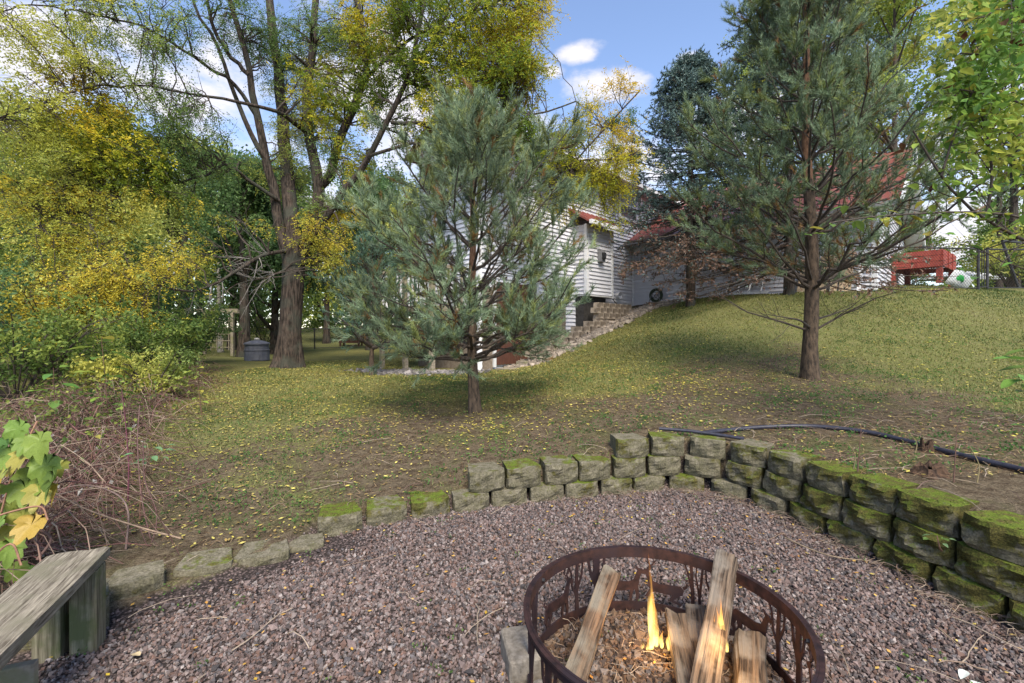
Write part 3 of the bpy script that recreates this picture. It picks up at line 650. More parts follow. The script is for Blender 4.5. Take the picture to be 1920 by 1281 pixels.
for lvl in range(12):                    # level courses; each runs into the slope and stops there
    z = .34 + lvl * .15; s = .05 + (lvl % 2) * .14
    while s < cum[-1]:
        p = np.array([np.interp(s, cum, LN[:, 0]), np.interp(s, cum, LN[:, 1])]); gz = G(p[0], p[1])
        if gz - .12 < z < gz + .30:
            q = np.array([np.interp(s + .05, cum, LN[:, 0]), np.interp(s + .05, cum, LN[:, 1])])
            tblock(p + NM * random.uniform(-.02, .02), z, math.atan2((q - p)[1], (q - p)[0]) + random.uniform(-.05, .05))
        s += .30
for lvl in range(3):                     # upper tier against the dark footing
    for i in range(6):
        p = P2(1.55 + i * .3 + (lvl % 2) * .14, .62); tblock(p, 1.62 + lvl * .15, math.atan2(DM[1], DM[0]))

# hose reel, ladder, leaning boards along the wing
def ringmesh(r, t_, n=28, sides=6):
    a = np.linspace(0, 2 * np.pi, n, endpoint=False); V = []; Q = []
    for i, x in enumerate(a):
        for j in range(sides):
            b_ = 2 * np.pi * j / sides; rr = r + t_ * math.cos(b_); V.append([rr * math.cos(x), t_ * math.sin(b_), rr * math.sin(x)])
    for i in range(n):
        for j in range(sides): Q.append((i * sides + j, i * sides + (j + 1) % sides, ((i + 1) % n) * sides + (j + 1) % sides, ((i + 1) % n) * sides + j))
    return np.array(V), np.array(Q)
hr = thing('hose_reel', 'dark garden hose wound on a reel against the wing siding', 'hose reel', H(.32, 1.05, G(*H(.32, 1.05, 0)[:2])), rz=math.radians(-45))
M_hose = mat('garden hose', (.02, .035, .02), (.05, .07, .04), 30, rough=.5, bump=.1)
for r_, yo in ((.20, -.05), (.21, 0), (.19, .05), (.165, -.03), (.165, .03)):
    V, Q = ringmesh(r_, .02); mk('hose', V + [0, yo, .27], Q, M_hose, hr, smooth=True)
for yo in (-.1, .1):
    V, Q = ringmesh(.09, .012); mk('hub', V + [0, yo, .27], Q, M_grey, hr)
    V, Q = tubes([[-.22, yo, 0], [-.1, yo, .3], [0, yo, .27], [.1, yo, .3], [.22, yo, 0]], [.014] * 5, 6); mk('frame', V, Q, M_grey, hr)
V, Q = tubes([[.12, -.1, .27], [.2, -.1, .62], [.2, .1, .62], [.12, .1, .27]], [.012] * 4, 6); mk('handle', V, Q, M_grey, hr)
def ladder(v0, v1, label, zoff=0):
    z = G(*H(.2, (v0 + v1) / 2, 0)[:2])
    ld = thing('ladder', label, 'ladder', H(.2, v0, z), 'ladders lying along the wing wall')
    o_ = np.array(H(.2, v0, z))
    za, zb = G(*H(.2, v0, 0)[:2]), G(*H(.2, v1, 0)[:2])
    for uu, zz in ((.38, .05), (.12, .36)):
        V, Q = beam(H(uu, v0, za + zz), H(uu, v1, zb + zz), .03, .06); mk('rail', V - o_, Q, M_alu, ld)
    n_ = int((v1 - v0) / .3)
    for i in range(n_):
        v_ = v0 + .15 + i * .3; zz = za + (zb - za) * (v_ - v0) / (v1 - v0)
        V, Q = beam(H(.37, v_, zz + .06), H(.13, v_, zz + .35), .035, .035, up=(1, 0, 0)); mk('rung', V - o_, Q, M_alu, ld)
ladder(1.55, 2.5, 'short aluminium ladder on its side next to the hose reel')
ladder(2.75, 4.3, 'longer aluminium ladder on its side behind the spruce trunks')
for i, (v_, wd, ht, lb) in enumerate([(5.05, .16, .75, 'shortest pale board leaning on the wing siding'), (5.3, .12, .95, 'narrow pale board leaning second from the ladder'), (5.5, .2, .9, 'wide tan board leaning against the wing siding'),
                                  (5.75, .14, 1.05, 'tan board leaning between the wide board and the plywood'), (5.98, .24, 1.0, 'plywood offcut leaning near the wing corner'), (6.25, .07, 1.0, 'thin white stake leaning at the wing corner')]):
    z = G(*H(.3, v_, 0)[:2]); V, Q = beam(H(.42, v_, z - .02), H(.06, v_ + .04, z + ht), wd, .025, up=(1, 1, 0)); c0 = np.array(H(.42, v_, z))
    o = mk('leaning_board', V - c0, Q, M_white if i == 5 else M_board, None, loc=c0); tag(o, lb, 'board', 'boards leaning on the wing')
M_mulch = M_dark

# ------------------------------------------------------------ chain link fences
def fence(pts, h, label, gates=(), hx=.085, post_every=2.4):
    p0 = np.array(pts[0]); z0 = G(*p0); f = thing('chain_link_fence', label, 'fence', (p0[0], p0[1], z0)); o_ = np.array([p0[0], p0[1], z0])
    P = np.array(pts, float); seg_ = np.linalg.norm(np.diff(P, axis=0), axis=1); cm_ = np.r_[0, np.cumsum(seg_)]; Lt = cm_[-1]
    def at(s): q = np.array([np.interp(s, cm_, P[:, 0]), np.interp(s, cm_, P[:, 1])]); return np.array([q[0], q[1], G(*q)])
    n_ = max(1, round(Lt / post_every)); ps = [at(Lt * i / n_) for i in range(n_ + 1)]
    for p in ps: V, Q = tubes([p - [0, 0, .3], p + [0, 0, h + .05]], [.032, .032], 8); mk('post', V - o_, Q, M_dark, f)
    for a, b_ in zip(ps[:-1], ps[1:]):
        V, Q = tubes([a + [0, 0, h], b_ + [0, 0, h]], [.022, .022], 6); mk('top_rail', V - o_, Q, M_dark, f)
        V, Q = tubes([a + [0, 0, .04], b_ + [0, 0, .04]], [.014, .014], 5); mk('bottom_rail', V - o_, Q, M_dark, f)
    Pa = []
    m_n = int(Lt / hx); dz = h - .06
    for i in range(-int(dz / hx), m_n):
        for sg in (0, 1):
            s0, s1 = i * hx, i * hx + dz; za, zb = (.04, h) if sg == 0 else (h, .04)
            c0, c1 = max(0, s0), min(Lt, s1)
            if c1 <= c0: continue
            ta, tb_ = (c0 - s0) / dz, (c1 - s0) / dz
            Pa.append([at(c0) + [0, 0, za + (zb - za) * ta], at(c1) + [0, 0, za + (zb - za) * tb_]])
    V, Q = tubes(np.array(Pa), np.full((len(Pa), 2), .0028), 3); o = mk('wire_mesh', V - o_, Q, M_dark, f); o['kind'] = 'stuff'
    return f
fence([(8.95, 11.65), (10.6, 11.9), (12.35, 12.05)], 1.08, 'black chain link fence running from the wing corner past the red bed')
fence([(12.62, 12.08), (17.5, 12.3), (22, 12.2)], 1.06, 'black chain link fence beyond the gate posts under the overhanging branches')
gt = thing('gate_panel', 'narrow black fence gate with upright bars between two fence posts', 'gate', (12.35, 12.06, G(12.35, 12.06)))
for i in range(4): V, Q = tubes([[.04 + i * .065, 0, .05], [.04 + i * .065, 0, 1.1]], [.012, .012], 5); mk('bar', V, Q, M_dark, gt)
for z_ in (.07, 1.0): V, Q = tubes([[0, 0, z_], [.27, 0, z_]], [.014, .014], 5); mk('cross_bar', V, Q, M_dark, gt)
fence([(-11.8, 21), (-9.8, 23), (-7.2, 23.6), (-2.5, 23.6), (.5, 23)], 1.0, 'black chain link fence at the back, seen behind the big trunk', post_every=2.6)

# red raised garden bed
rb = thing('raised_bed', 'red painted wooden raised bed on legs behind the fence', 'planter', (12.0, 13.3, G(12.0, 13.3))); rbM = Matrix.Rotation(math.radians(38), 3, 'Z')
def rbox(name, c, s, m=M_redpaint, parent=rb):
    V, Q = box(c, s); V = V @ np.array(rbM).T; return mk(name, V, Q, m, parent)
for sx in (-.85, .85):
    for sy in (-.5, .5): rbox('leg', (sx, sy, .42), (.13, .13, .88))
for k, z_ in enumerate((.50, .655, .81)):
    for sy in (-.56, .56): rbox('side_board', (0, sy * 1.02, z_), (1.84 + .01 * k, .035, .145))
    for sx in (-.92, .92): rbox('end_board', (sx * 1.01, 0, z_), (.035, 1.1, .145))
rbox('soil', (0, 0, .8), (1.7, 1.0, .05), M_found)
for sx in (-.3, .3): rbox('batten', (sx, -.60, .65), (.08, .03, .46))
gb = thing('plastic_sack', 'white plastic sack with a green print propped against the red bed', 'sack', (12.35, 12.55, G(12.35, 12.55)))
M_sack = mat('white plastic', (.6, .62, .6), (.7, .72, .7), 10, rough=.35, bump=.3, dist=.03); M_sackg = mat('green print', (.03, .35, .06), (.05, .45, .10), 10, rough=.35, bump=.2)
def pillow(name, sx, sy, sz, m, parent, c=(0, 0, 0), tilt=(0, 0, 0), n=8):
    V = []; Q = []
    for i in range(n + 1):
        for j in range(n + 1):
            u = i / n * 2 - 1; v = j / n * 2 - 1; t_ = (max(0, 1 - u * u) * max(0, 1 - v * v)) ** .35
            V.append([u * sx, 0, v * sz]); V[-1][1] = -t_ * sy * (1 + .2 * math.sin(5 * u + 3 * v))
    m0 = len(V); V += [[a, -b_, c_] for a, b_, c_ in V]
    for i in range(n):
        for j in range(n):
            a = i * (n + 1) + j; Q.append((a, a + n + 1, a + n + 2, a + 1)); Q.append((a + m0, a + m0 + 1, a + m0 + n + 2, a + m0 + n + 1))
    from mathutils import Euler
    V = np.array(V) @ np.array(Euler(tilt).to_matrix()).T + np.array(c); return mk(name, V, np.array(Q), m, parent, smooth=True)
pillow('bag', .30, .11, .22, M_sack, gb, (0, 0, .2), (.2, .5, 0)); pillow('print', .15, .125, .12, M_sackg, gb, (-.05, 0, .26), (.2, .5, 0))
# swing frame leg, white canopy, far lattice shed, planter table, compost bin
sw = thing('swing_frame', 'dark metal swing frame leg slanting beyond the fence', 'swing frame', (14.0, 12.9, G(14.0, 12.9)))
for dx in (0, .0):
    pass
V, Q = tubes([[-.10, 0, 1.35], [.36, 0, 0]], [.035, .035], 8); mk('leg', V, Q, M_dark, sw); V, Q = tubes([[-.10, 0, 1.35], [2.2, .9, 1.38]], [.035, .035], 8); mk('top_bar', V, Q, M_dark, sw)
cn_ = thing('canopy_tent', 'low white canopy roof showing beyond the fence gate', 'canopy', (17.0, 17.3, G(17, 17.3)))
ct = [(-1.1, -.8, .45), (1.1, -.8, .45), (1.1, .8, .45), (-1.1, .8, .45), (0, 0, .78)]
mk('roof', ct, [np.array([(0, 1, 4), (1, 2, 4), (2, 3, 4), (3, 0, 4)])], M_white, cn_)
for x_, y_ in ((-1.05, -.75), (1.05, -.75), (1.05, .75), (-1.05, .75)): V, Q = tubes([[x_, y_, -.2], [x_, y_, .46]], [.02, .02], 6); mk('pole', V, Q, M_grey, cn_)
V, Q = box((0, -.8, .4), (2.2, .02, .1)); mk('valance', V, Q, M_white, cn_)
ls = thing('lattice_arbor', 'weathered timber arbor with lattice panel in the shrubs behind the bin', 'arbor', (-10.1, 15.6, G(-10.1, 15.6)))
for x_ in (-.7, .7):
    for y_ in (-.3, .4): V, Q = box((x_, y_, .75), (.09, .09, 1.5)); mk('post', V, Q, M_wood, ls)
for y_ in (-.32, .42): V, Q = box((0, y_, 1.53), (1.8, .06, .12)); mk('beam', V, Q, M_wood, ls)
for i in range(7): V, Q = box((-.6 + .2 * i, -.34, .75), (.025, .012, 1.1)); mk('slat', V, Q, M_wood, ls)
for i in range(5): V, Q = box((0, -.355, .3 + .22 * i), (1.3, .012, .025)); mk('slat', V, Q, M_wood, ls)
pt = thing('planter_box', 'low brown wooden planter on the green lawn beyond the fence', 'planter', (-8.8, 24.9, G(-8.8, 24.9)))
for y_ in (-.3, .3): V, Q = box((0, y_, .3), (1.15, .05, .22)); mk('side_board', V, Q, M_brown, pt)
for x_ in (-.55, .55): V, Q = box((x_, 0, .3), (.05, .56, .22)); mk('end_board', V, Q, M_brown, pt)
for x_ in (-.5, .5):
    for y_ in (-.25, .25): V, Q = box((x_, y_, .1), (.08, .08, .24)); mk('leg', V, Q, M_brown, pt)
V, Q = box((0, 0, .36), (1.0, .5, .04)); mk('soil', V, Q, M_found, pt)
M_bin = mat('ribbed grey plastic', (.085, .09, .115), (.13, .135, .16), 9, (1, 1, .6), .6, .25)
cbn = thing('compost_bin', 'round dark grey plastic compost bin with domed lid and a stone on top', 'compost bin', (-7.85, 14.0, G(-7.85, 14.0)), rz=.4)
def lathe(prof, n=36, fl=0.0):
    V = []; Q = []
    for r_, z_ in prof:
        for i in range(n):
            a = 2 * math.pi * i / n; rr = r_ * (1 + (fl if i % 3 == 0 else 0)); V.append([rr * math.cos(a), rr * math.sin(a), z_])
    for k in range(len(prof) - 1):
        for i in range(n): Q.append((k * n + i, k * n + (i + 1) % n, (k + 1) * n + (i + 1) % n, (k + 1) * n + i))
    return np.array(V), np.array(Q)
V, Q = lathe([(.34, 0), (.345, .02), (.335, .3), (.35, .31), (.35, .33), (.33, .34), (.325, .50)], 36, .02); mk('body', V, Q, M_bin, cbn)
V, Q = lathe([(.36, .495), (.36, .53), (.34, .545), (.2, .60), (.1, .62), (.0, .625)], 36); mk('lid', V, Q, M_bin, cbn)
V, Q = box((0, -.345, .12), (.22, .04, .2)); mk('hatch', V, Q, M_bin, cbn)
o = mk('stone', ICO * [.09, .08, .05], ICF, M_conc, None, loc=(-7.85, 14.0, G(-7.85, 14.0) + .655)); tag(o, 'pale stone holding down the compost bin lid', 'stone')

# ------------------------------------------------------------ wooden bench at the left
bench = thing('wooden_bench', 'weathered low bench of one thick plank on square posts beside the gravel', 'bench', (-1.68, 1.6, 0)); BO = np.array([-1.68, 1.6, 0])
def rbeam(name, a, b_, wd, th, m, parent, off, bev=.006, up=(0, 0, 1), cuts=0, rough=0):
    V, Q = beam(a, b_, wd, th, up); return bevbox(name, V - off, Q, m, parent, bev, 2, rough, cuts)
M_plank = mat('grey weathered plank', (.07, .055, .038), (.33, .29, .22), 30, (4.5, .30, 2.0), .85, 1.0, .006, lo=.36, hi=.64, c3=(.17, .155, .105), s3=7, detail=8)
e1, e2 = np.array([-1.765, 1.855, .335]), np.array([-1.30, .72, .335]); ax_ = (e2 - e1) / np.linalg.norm(e2 - e1); sd_ = np.array([-ax_[1], ax_[0], 0]) * -1
def plank_mesh(a, b_, wd, th, seed, nseg=24, nw=9):
    """a timber with gently waving faces, cupped top, worn edges and end checks"""
    r_ = np.random.RandomState(seed); a, b_ = np.array(a, float), np.array(b_, float); d = (b_ - a) / np.linalg.norm(b_ - a); L_ = np.linalg.norm(b_ - a)
    s_ = np.cross(d, [0, 0, 1.]); s_ /= np.linalg.norm(s_); u_ = np.cross(s_, d)
    top = [(-1 + 2 * i / (nw - 1), 1) for i in range(nw)]; prof = top + [(-p[0], -1) for p in top]
    V = []; n_ = len(prof); gro = r_.uniform(-1, 1, n_) * .0012; wv = r_.uniform(0, 6, 4)
    for k in range(nseg + 1):
        t_ = k / nseg
        for i, (px_, pz_) in enumerate(prof):
            edge = abs(px_) > .99
            x_ = px_ * wd / 2 * (1 + .02 * math.sin(3 * t_ * L_ + wv[0]) ) - (math.copysign(.005, px_) if edge else 0)
            z_ = pz_ * th / 2 - (pz_ * .005 if edge else 0) + gro[i] + .002 * math.sin(9 * t_ + i * .7 + wv[1])
            l_ = t_ * L_ + ((r_.uniform(-.006, .006)) if k in (0, nseg) else 0)
            V.append(a + d * l_ + s_ * x_ + u_ * z_)
    Q = [(k * n_ + i, k * n_ + (i + 1) % n_, (k + 1) * n_ + (i + 1) % n_, (k + 1) * n_ + i) for k in range(nseg) for i in range(n_)]
    for k in (0, nseg):
        for i in range(nw - 1): Q.append((k * n_ + i, k * n_ + i + 1, k * n_ + n_ - 2 - i, k * n_ + n_ - 1 - i))
    return np.array(V), np.array(Q)
V, Q = plank_mesh(e1, e2, .205, .045, 3); RT = math.atan2(ax_[1], ax_[0]) - math.pi / 2; Mr = np.array(Matrix.Rotation(RT, 3, 'Z')); o = mk('seat', (np.asarray(V) - e1) @ Mr, Q, M_plank, bench); o.location = e1 - BO; o.rotation_euler = (0, 0, RT)
M_post = mat('greenish post', (.07, .06, .035), (.27, .24, .16), 55, (1.5, 1.5, .07), .85, 1.0, .006, lo=.35, hi=.65, c3=(.10, .11, .045), s3=9, detail=8)
def leg(px_, py_, zt, wd, dp_, m=M_post, name='leg', zb=-.08, tilt=0):
    V, Q = box((0, 0, (zt + zb) / 2), (wd, dp_, zt - zb), rz=math.atan2(ax_[1], ax_[0]) + math.pi / 2 + tilt); V[:, 0] += px_ - BO[0]; V[:, 1] += py_ - BO[1]
    return bevbox(name, V, Q, m, bench, .005)
p = e1 + ax_ * .07 - sd_ * .052; 
for sg in (1, -1):
    q = e1 + ax_ * .07 + np.array([ax_[1], -ax_[0], 0]) * (-.055 * sg); leg(q[0], q[1], .311, .085, .085)
    q = e1 + ax_ * .80 + np.array([ax_[1], -ax_[0], 0]) * (-.055 * sg); leg(q[0], q[1], .311, .085, .085)
q = e1 + ax_ * .43; leg(q[0], q[1], .18, .12, .03, M_brown if 0 else M_wood, 'support_board', -.03)
rbeam('stretcher', e1 + ax_ * .09 - [0, 0, .07], e1 + ax_ * .8 - [0, 0, .07], .035, .09, M_wood, bench, BO, .004)

# ------------------------------------------------------------ fire ring with cut-out band
M_rust = mat('rusted steel', (.014, .008, .009), (.045, .022, .020), 28, rough=.75, bump=.35, dist=.002, metal=.25, c3=(.025, .016, .020), s3=6)
RC = np.array([.52, 1.60]); RR = .462; RH = .275
ring = thing('fire_ring', 'rusty steel fire ring with deer and tree cut-outs in its band', 'fire ring', (RC[0], RC[1], 0))
def band_(name, r0, r1, z0, z1, n=96):
    V = []; Q = []
    for i in range(n):
        a = 2 * math.pi * i / n
        for r_, z_ in ((r0, z0), (r1, z0), (r1, z1), (r0, z1)): V.append([r_ * math.cos(a), r_ * math.sin(a), z_])
    for i in range(n):
        j = (i + 1) % n
        for k in range(4): Q.append((i * 4 + k, i * 4 + (k + 1) % 4, j * 4 + (k + 1) % 4, j * 4 + k))
    return mk(name, V, np.array(Q), M_rust, ring, smooth=False)
band_('top_band', RR - .004, RR + .004, RH - .045, RH); band_('top_flange', RR + .0045, RR + .018, RH - .008, RH - .001); band_('bottom_band', RR - .003, RR + .003, -.03, .03)
def strip(pts, w0, w1=None):
    pts = np.array(pts, float); n_ = len(pts); w1 = w0 if w1 is None else w1
    d = norm(np.gradient(pts, axis=0)); s_ = np.c_[-d[:, 1], d[:, 0]]; ww = np.linspace(w0, w1, n_)[:, None] / 2
    return [tuple(p) for p in np.vstack([pts + s_ * ww, (pts - s_ * ww)[::-1]])]
def deer(buck=True, lie=False):
    B = [(-.085, .11), (-.07, .125), (-.03, .122), (.02, .118), (.045, .128), (.058, .16), (.066, .18), (.082, .178), (.098, .165), (.094, .157), (.078, .157), (.072, .14), (.066, .105), (.05, .085), (0, .078), (-.05, .08), (-.078, .088)]
    S = [B, strip([(-.082, .12), (-.097, .132), (-.094, .145)], .012, .004), strip([(.064, .176), (.052, .19)], .01, .004)]
    if lie: S += [strip([(.05, .09), (.075, .06), (.04, .05)], .018, .008), strip([(-.06, .095), (-.03, .055), (-.075, .045)], .03, .01)]
    else:
        S += [strip([(.055, .1), (.062, .055), (.056, 0.012)], .02, .007), strip([(.04, .095), (.03, .05), (.036, .012)], .018, .007),
              strip([(-.07, .105), (-.085, .06), (-.073, .04), (-.08, .012)], .028, .007), strip([(-.055, .1), (-.05, .06), (-.058, .04), (-.052, .012)], .026, .007)]
    if buck: S += [strip([(.068, .178), (.06, .2), (.07, .226), (.082, .236)], .007, .003), strip([(.064, .205), (.078, .215)], .005, .003), strip([(.062, .192), (.045, .205), (.045, .228)], .006, .003), strip([(.046, .21), (.034, .22)], .004, .003)]
    return S
def tree(k):
    if k == 0: return [strip([(0, .0), (.003, .1), (-.002, .16), (0, .25)], .034, .03), strip([(0, .1), (-.03, .17), (-.045, .245)], .016, .009), strip([(0, .12), (.032, .18), (.04, .245)], .015, .008), strip([(-.02, .15), (-.012, .2), (-.018, .245)], .008, .004)]
    if k == 1: return [strip([(-.01, .0), (-.014, .12), (-.02, .245)], .016, .012), strip([(.02, 0), (.015, .1), (.03, .245)], .013, .009), strip([(-.012, .1), (-.035, .2), (-.05, .245)], .008, .005), strip([(.016, .1), (.0, .19), (.004, .245)], .008, .004)]
    return [strip([(0, 0), (.006, .12), (0, .245)], .02, .014), strip([(.004, .09), (.03, .14), (.035, .2), (.055, .245)], .01, .004), strip([(0, .12), (-.025, .18), (-.03, .245)], .009, .004)]
def cutout(name, shapes, ac, flip=1):
    V = []; E_ = []; Fc = []
    for s_ in shapes:
        b_ = len(V); m_ = len(s_)
        V += [Vector((p[0] * flip, p[1])) for p in s_]; Fc.append([b_ + i for i in range(m_)])
    # edge points every 12 mm so the plate bends round the ring
    ov, oe, of, *_ = delaunay_2d_cdt(V, [], Fc, 1, 1e-5)
    n_ = len(ov); U = np.array([[v[0], v[1]] for v in ov]); out_ = []
    for r_ in (RR - .0028, RR + .0028):
        a = ac - U[:, 0] / RR; out_.append(np.c_[r_ * np.cos(a), r_ * np.sin(a), U[:, 1]])
    V3 = np.vstack(out_); Tt = []
    ec = {}
    for f in of:
        f = list(f)
        for q in range(1, len(f) - 1): Tt.append((f[0], f[q], f[q + 1])); Tt.append((f[0] + n_, f[q + 1] + n_, f[q] + n_))
        for a, b_ in zip(f, f[1:] + f[:1]): ec[(a, b_)] = 1
    Q = [(a, b_, b_ + n_, a + n_) for (a, b_) in ec if (b_, a) not in ec]
    return mk(name, V3, [np.array(Q), np.array(Tt)], M_rust, ring)
def px_ang(px, py, z=.15):
    Y = (CZ - z) * F / (py - HY); X = (px - 960) / F * Y; return math.atan2(Y - RC[1], X - RC[0])
seq = [('tree', tree(1), 3.30, 1), ('tree', tree(2), 3.02, 1), ('tree', tree(1), 2.78, 1), ('deer', deer(True), 2.36, 1), ('tree', tree(2), 2.10, -1), ('tree', tree(0), 1.88, 1), ('deer', deer(False), 1.60, 1), ('deer', deer(True, True), 1.22, -1),
       ('tree', tree(1), .93, 1), ('tree', tree(2), .78, 1), ('deer', deer(False), .42, 1), ('tree', tree(2), .14, -1), ('tree', tree(0), -.10, 1), ('deer', deer(True), -.44, -1), ('tree', tree(1), -.75, 1), ('tree', tree(0), 3.62, 1), ('deer', deer(False), 3.98, 1),
       ('tree', tree(1), -1.1, 1), ('deer', deer(True), -1.5, 1), ('tree', tree(0), -1.9, 1)]
for nm, sh, a, fl in seq: cutout(nm + '_cutout', sh, a, fl)
for a in (2.62, .68, -.3):
    V, Q = tubes([[(RR + .002) * math.cos(a), (RR + .002) * math.sin(a), RH - .022], [(RR - .014) * math.cos(a), (RR - .014) * math.sin(a), RH - .022]], [.008, .006], 8); mk('bolt', V, Q, M_dark, ring)
# soil, chips and embers inside
n = 5600; a = R.uniform(0, 6.28, n); rr = RR * np.sqrt(R.rand(n)) * .97; x, y = RC[0] + rr * np.cos(a), RC[1] + rr * np.sin(a)
s = R.gamma(6, .0013, n) + .003
cc = np.array([(.085, .05, .03), (.11, .075, .05), (.05, .035, .028), (.13, .11, .10)])[R.randint(0, 4, n)] * R.uniform(.6, 1.3, (n, 1))
o = chips('ash_litter', x, y, T(x, y) + s * .3, s, cc, M_gravel, .75, base=(OCT * 1.15, OCF), jit=.28); tag(o, 'brown chips, ash and gravel inside the fire ring', kind='stuff')

# firewood
M_log1 = mat('split firewood', (.022, .015, .010), (.155, .112, .076), 24, (3.0, .16, 3.0), .85, 1.0, .012, lo=.38, hi=.60, c3=(.17, .145, .115), s3=8)
M_log2 = mat('orange sawn timber', (.035, .021, .012), (.175, .11, .066), 22, (3.0, .16, 3.0), .8, 1.0, .012, lo=.38, hi=.60, c3=(.18, .155, .115), s3=6)
def log(name, a, b_, wd, th, m, label, seed, roll=0, round_=False, ends=.012):
    a, b_ = np.array(a, float), np.array(b_, float); r_ = np.random.RandomState(seed); d = b_ - a; L_ = np.linalg.norm(d); d /= L_
    s_ = np.cross(d, [0, 0, 1.]); s_ /= np.linalg.norm(s_); u_ = np.cross(s_, d); cr, sr = math.cos(roll), math.sin(roll); s_, u_ = s_ * cr + u_ * sr, u_ * cr - s_ * sr
    ns, n_ = 22, 20; V = []
    ph_ = r_.uniform(0, 6.28, 8); gr = r_.uniform(-1, 1, n_) * .004
    for k in range(ns + 1):
        t_ = k / ns
        for i in range(n_):
            an = 2 * math.pi * i / n_; cx, sx_ = math.cos(an), math.sin(an)
            p_ = .55 if round_ else .16
            x_ = math.copysign(abs(cx) ** p_, cx) if abs(cx) > 1e-6 else 0; z_ = math.copysign(abs(sx_) ** p_, sx_) if abs(sx_) > 1e-6 else 0
            m_ = max(abs(x_), abs(z_)); 
            wv = 1 + .06 * math.sin(4 * t_ + ph_[0]) + .05 * math.sin(9 * t_ + ph_[1] + an) + (.07 * math.sin(3 * an + ph_[2] + t_ * 2) if round_ else 0)
            V.append(a + d * (t_ * L_ + (ends * math.sin(2.1 * i + ph_[3]) * r_.uniform(.3, 1) if k in (0, ns) else 0)) + s_ * (x_ * wd / 2 * wv + gr[i]) + u_ * (z_ * th / 2 * wv + gr[i]))
    Q = [(k * n_ + i, k * n_ + (i + 1) % n_, (k + 1) * n_ + (i + 1) % n_, (k + 1) * n_ + i) for k in range(ns) for i in range(n_)]
    Tt = []
    for k, e in ((0, a), (ns, b_)):
        V.append(e + d * (.004 if k == 0 else -.004)); c_ = len(V) - 1
        for i in range(n_): Tt.append((c_, k * n_ + i, k * n_ + (i + 1) % n_))
    # local frame along the grain so the texture follows the wood
    Mx = np.stack([s_, d, u_], 1); c0 = (a + b_) / 2; Vl = (np.array(V) - c0) @ Mx
    o = mk(name, Vl, [np.array(Q), np.array(Tt)], m, None); o.location = c0; o.rotation_euler = Matrix(Mx.tolist()).to_euler()
    tag(o, label, 'firewood', 'firewood in the fire ring'); return o
log('timber_beam', W(1143, 1078, 2.0), W(1068, 1296, 1.50), .078, .072, M_log2, 'thick squared orange-brown timber slanting at the left inside the fire ring', 1, .35)
log('firewood_log', W(1361, 1046, 1.90), W(1318, 1310, 1.46), .088, .07, M_log1, 'tallest split log, its end propped over the ring rim', 2, .1, True)
log('firewood_plank', W(1266, 1152, 1.86), W(1302, 1320, 1.46), .092, .030, M_log1, 'flat split plank lying left of the second plank', 3, .15)
log('firewood_plank', W(1304, 1140, 1.90), W(1326, 1320, 1.47), .080, .032, M_log1, 'flat split plank partly under the tallest log', 4, -.1)
log('firewood_log', W(1408, 1195, 1.74), W(1408, 1330, 1.45), .104, .05, M_log1, 'short stub of log at the right side of the fire', 5, 0, True)
M_stone = mat('tan rock', (.13, .11, .085), (.26, .225, .18), 40, rough=.95, bump=.6, dist=.006)
sr = bevbox('stone_slab', *[(v if i else v) for i, v in enumerate(box((0, 0, 0), (.13, .2, .12), rz=.2))], M_stone, None, .02, 3); sr.location = (.035, 1.72, .02); tag(sr, 'pale stone half buried just outside the fire ring', 'stone')
o = bevbox('stone_slab', *box((0, 0, 0), (.10, .08, .08), rz=.5), M_stone, None, .018, 3); o.location = (.08, 1.53, .01); tag(o, 'smaller stone nearer the camera beside the ring', 'stone')
# flames
def flamemat(name, strength, c1, c2):
    m, t, b, o = newmat(name); t.nodes.remove(b); L = t.links.new
    tcn = nd(t, 'ShaderNodeTexCoord'); sep = nd(t, 'ShaderNodeSeparateXYZ'); L(tcn.outputs['Generated'], sep.inputs[0])
    n = nd(t, 'ShaderNodeTexNoise'); n.inputs['Scale'].default_value = 14; n.inputs['Detail'].default_value = 4
    mpn = nd(t, 'ShaderNodeMapping'); mpn.inputs['Scale'].default_value = (1.6, 1.6, .5); L(tcn.outputs['Object'], mpn.inputs[0]); L(mpn.outputs[0], n.inputs['Vector'])
    cr = nd(t, 'ShaderNodeValToRGB'); L(sep.outputs[2], cr.inputs[0]); e = cr.color_ramp.elements; e[0].color = (*c1, 1); e[0].position = .15; e[1].color = (*c2, 1); e[1].position = .85
    em = nd(t, 'ShaderNodeEmission'); em.inputs['Strength'].default_value = strength; L(cr.outputs[0], em.inputs[0]); tr = nd(t, 'ShaderNodeBsdfTransparent')
    lw = nd(t, 'ShaderNodeLayerWeight'); lw.inputs['Blend'].default_value = .35
    def M(op, a, b_):
        k = nd(t, 'ShaderNodeMath', operation=op); k.use_clamp = True
        for i, v in enumerate((a, b_)):
            if isinstance(v, (int, float)): k.inputs[i].default_value = v
            else: L(v, k.inputs[i])
        return k.outputs[0]
    nr = nd(t, 'ShaderNodeMapRange'); nr.inputs['From Min'].default_value = .38; nr.inputs['From Max'].default_value = .62; L(n.outputs['Fac'], nr.inputs['Value'])
    a = M('MULTIPLY', M('SUBTRACT', 1.0, lw.outputs['Facing']), M('SUBTRACT', 1.12, sep.outputs[2])); a = M('MULTIPLY', a, nr.outputs[0]); a = M('MULTIPLY', a, .34)
    mxs = nd(t, 'ShaderNodeMixShader'); L(a, mxs.inputs[0]); L(tr.outputs[0], mxs.inputs[1]); L(em.outputs[0], mxs.inputs[2]); L(mxs.outputs[0], o.inputs[0]); return m
M_flame = flamemat('flame', 1.9, (1, .78, .22), (1, .36, .05))
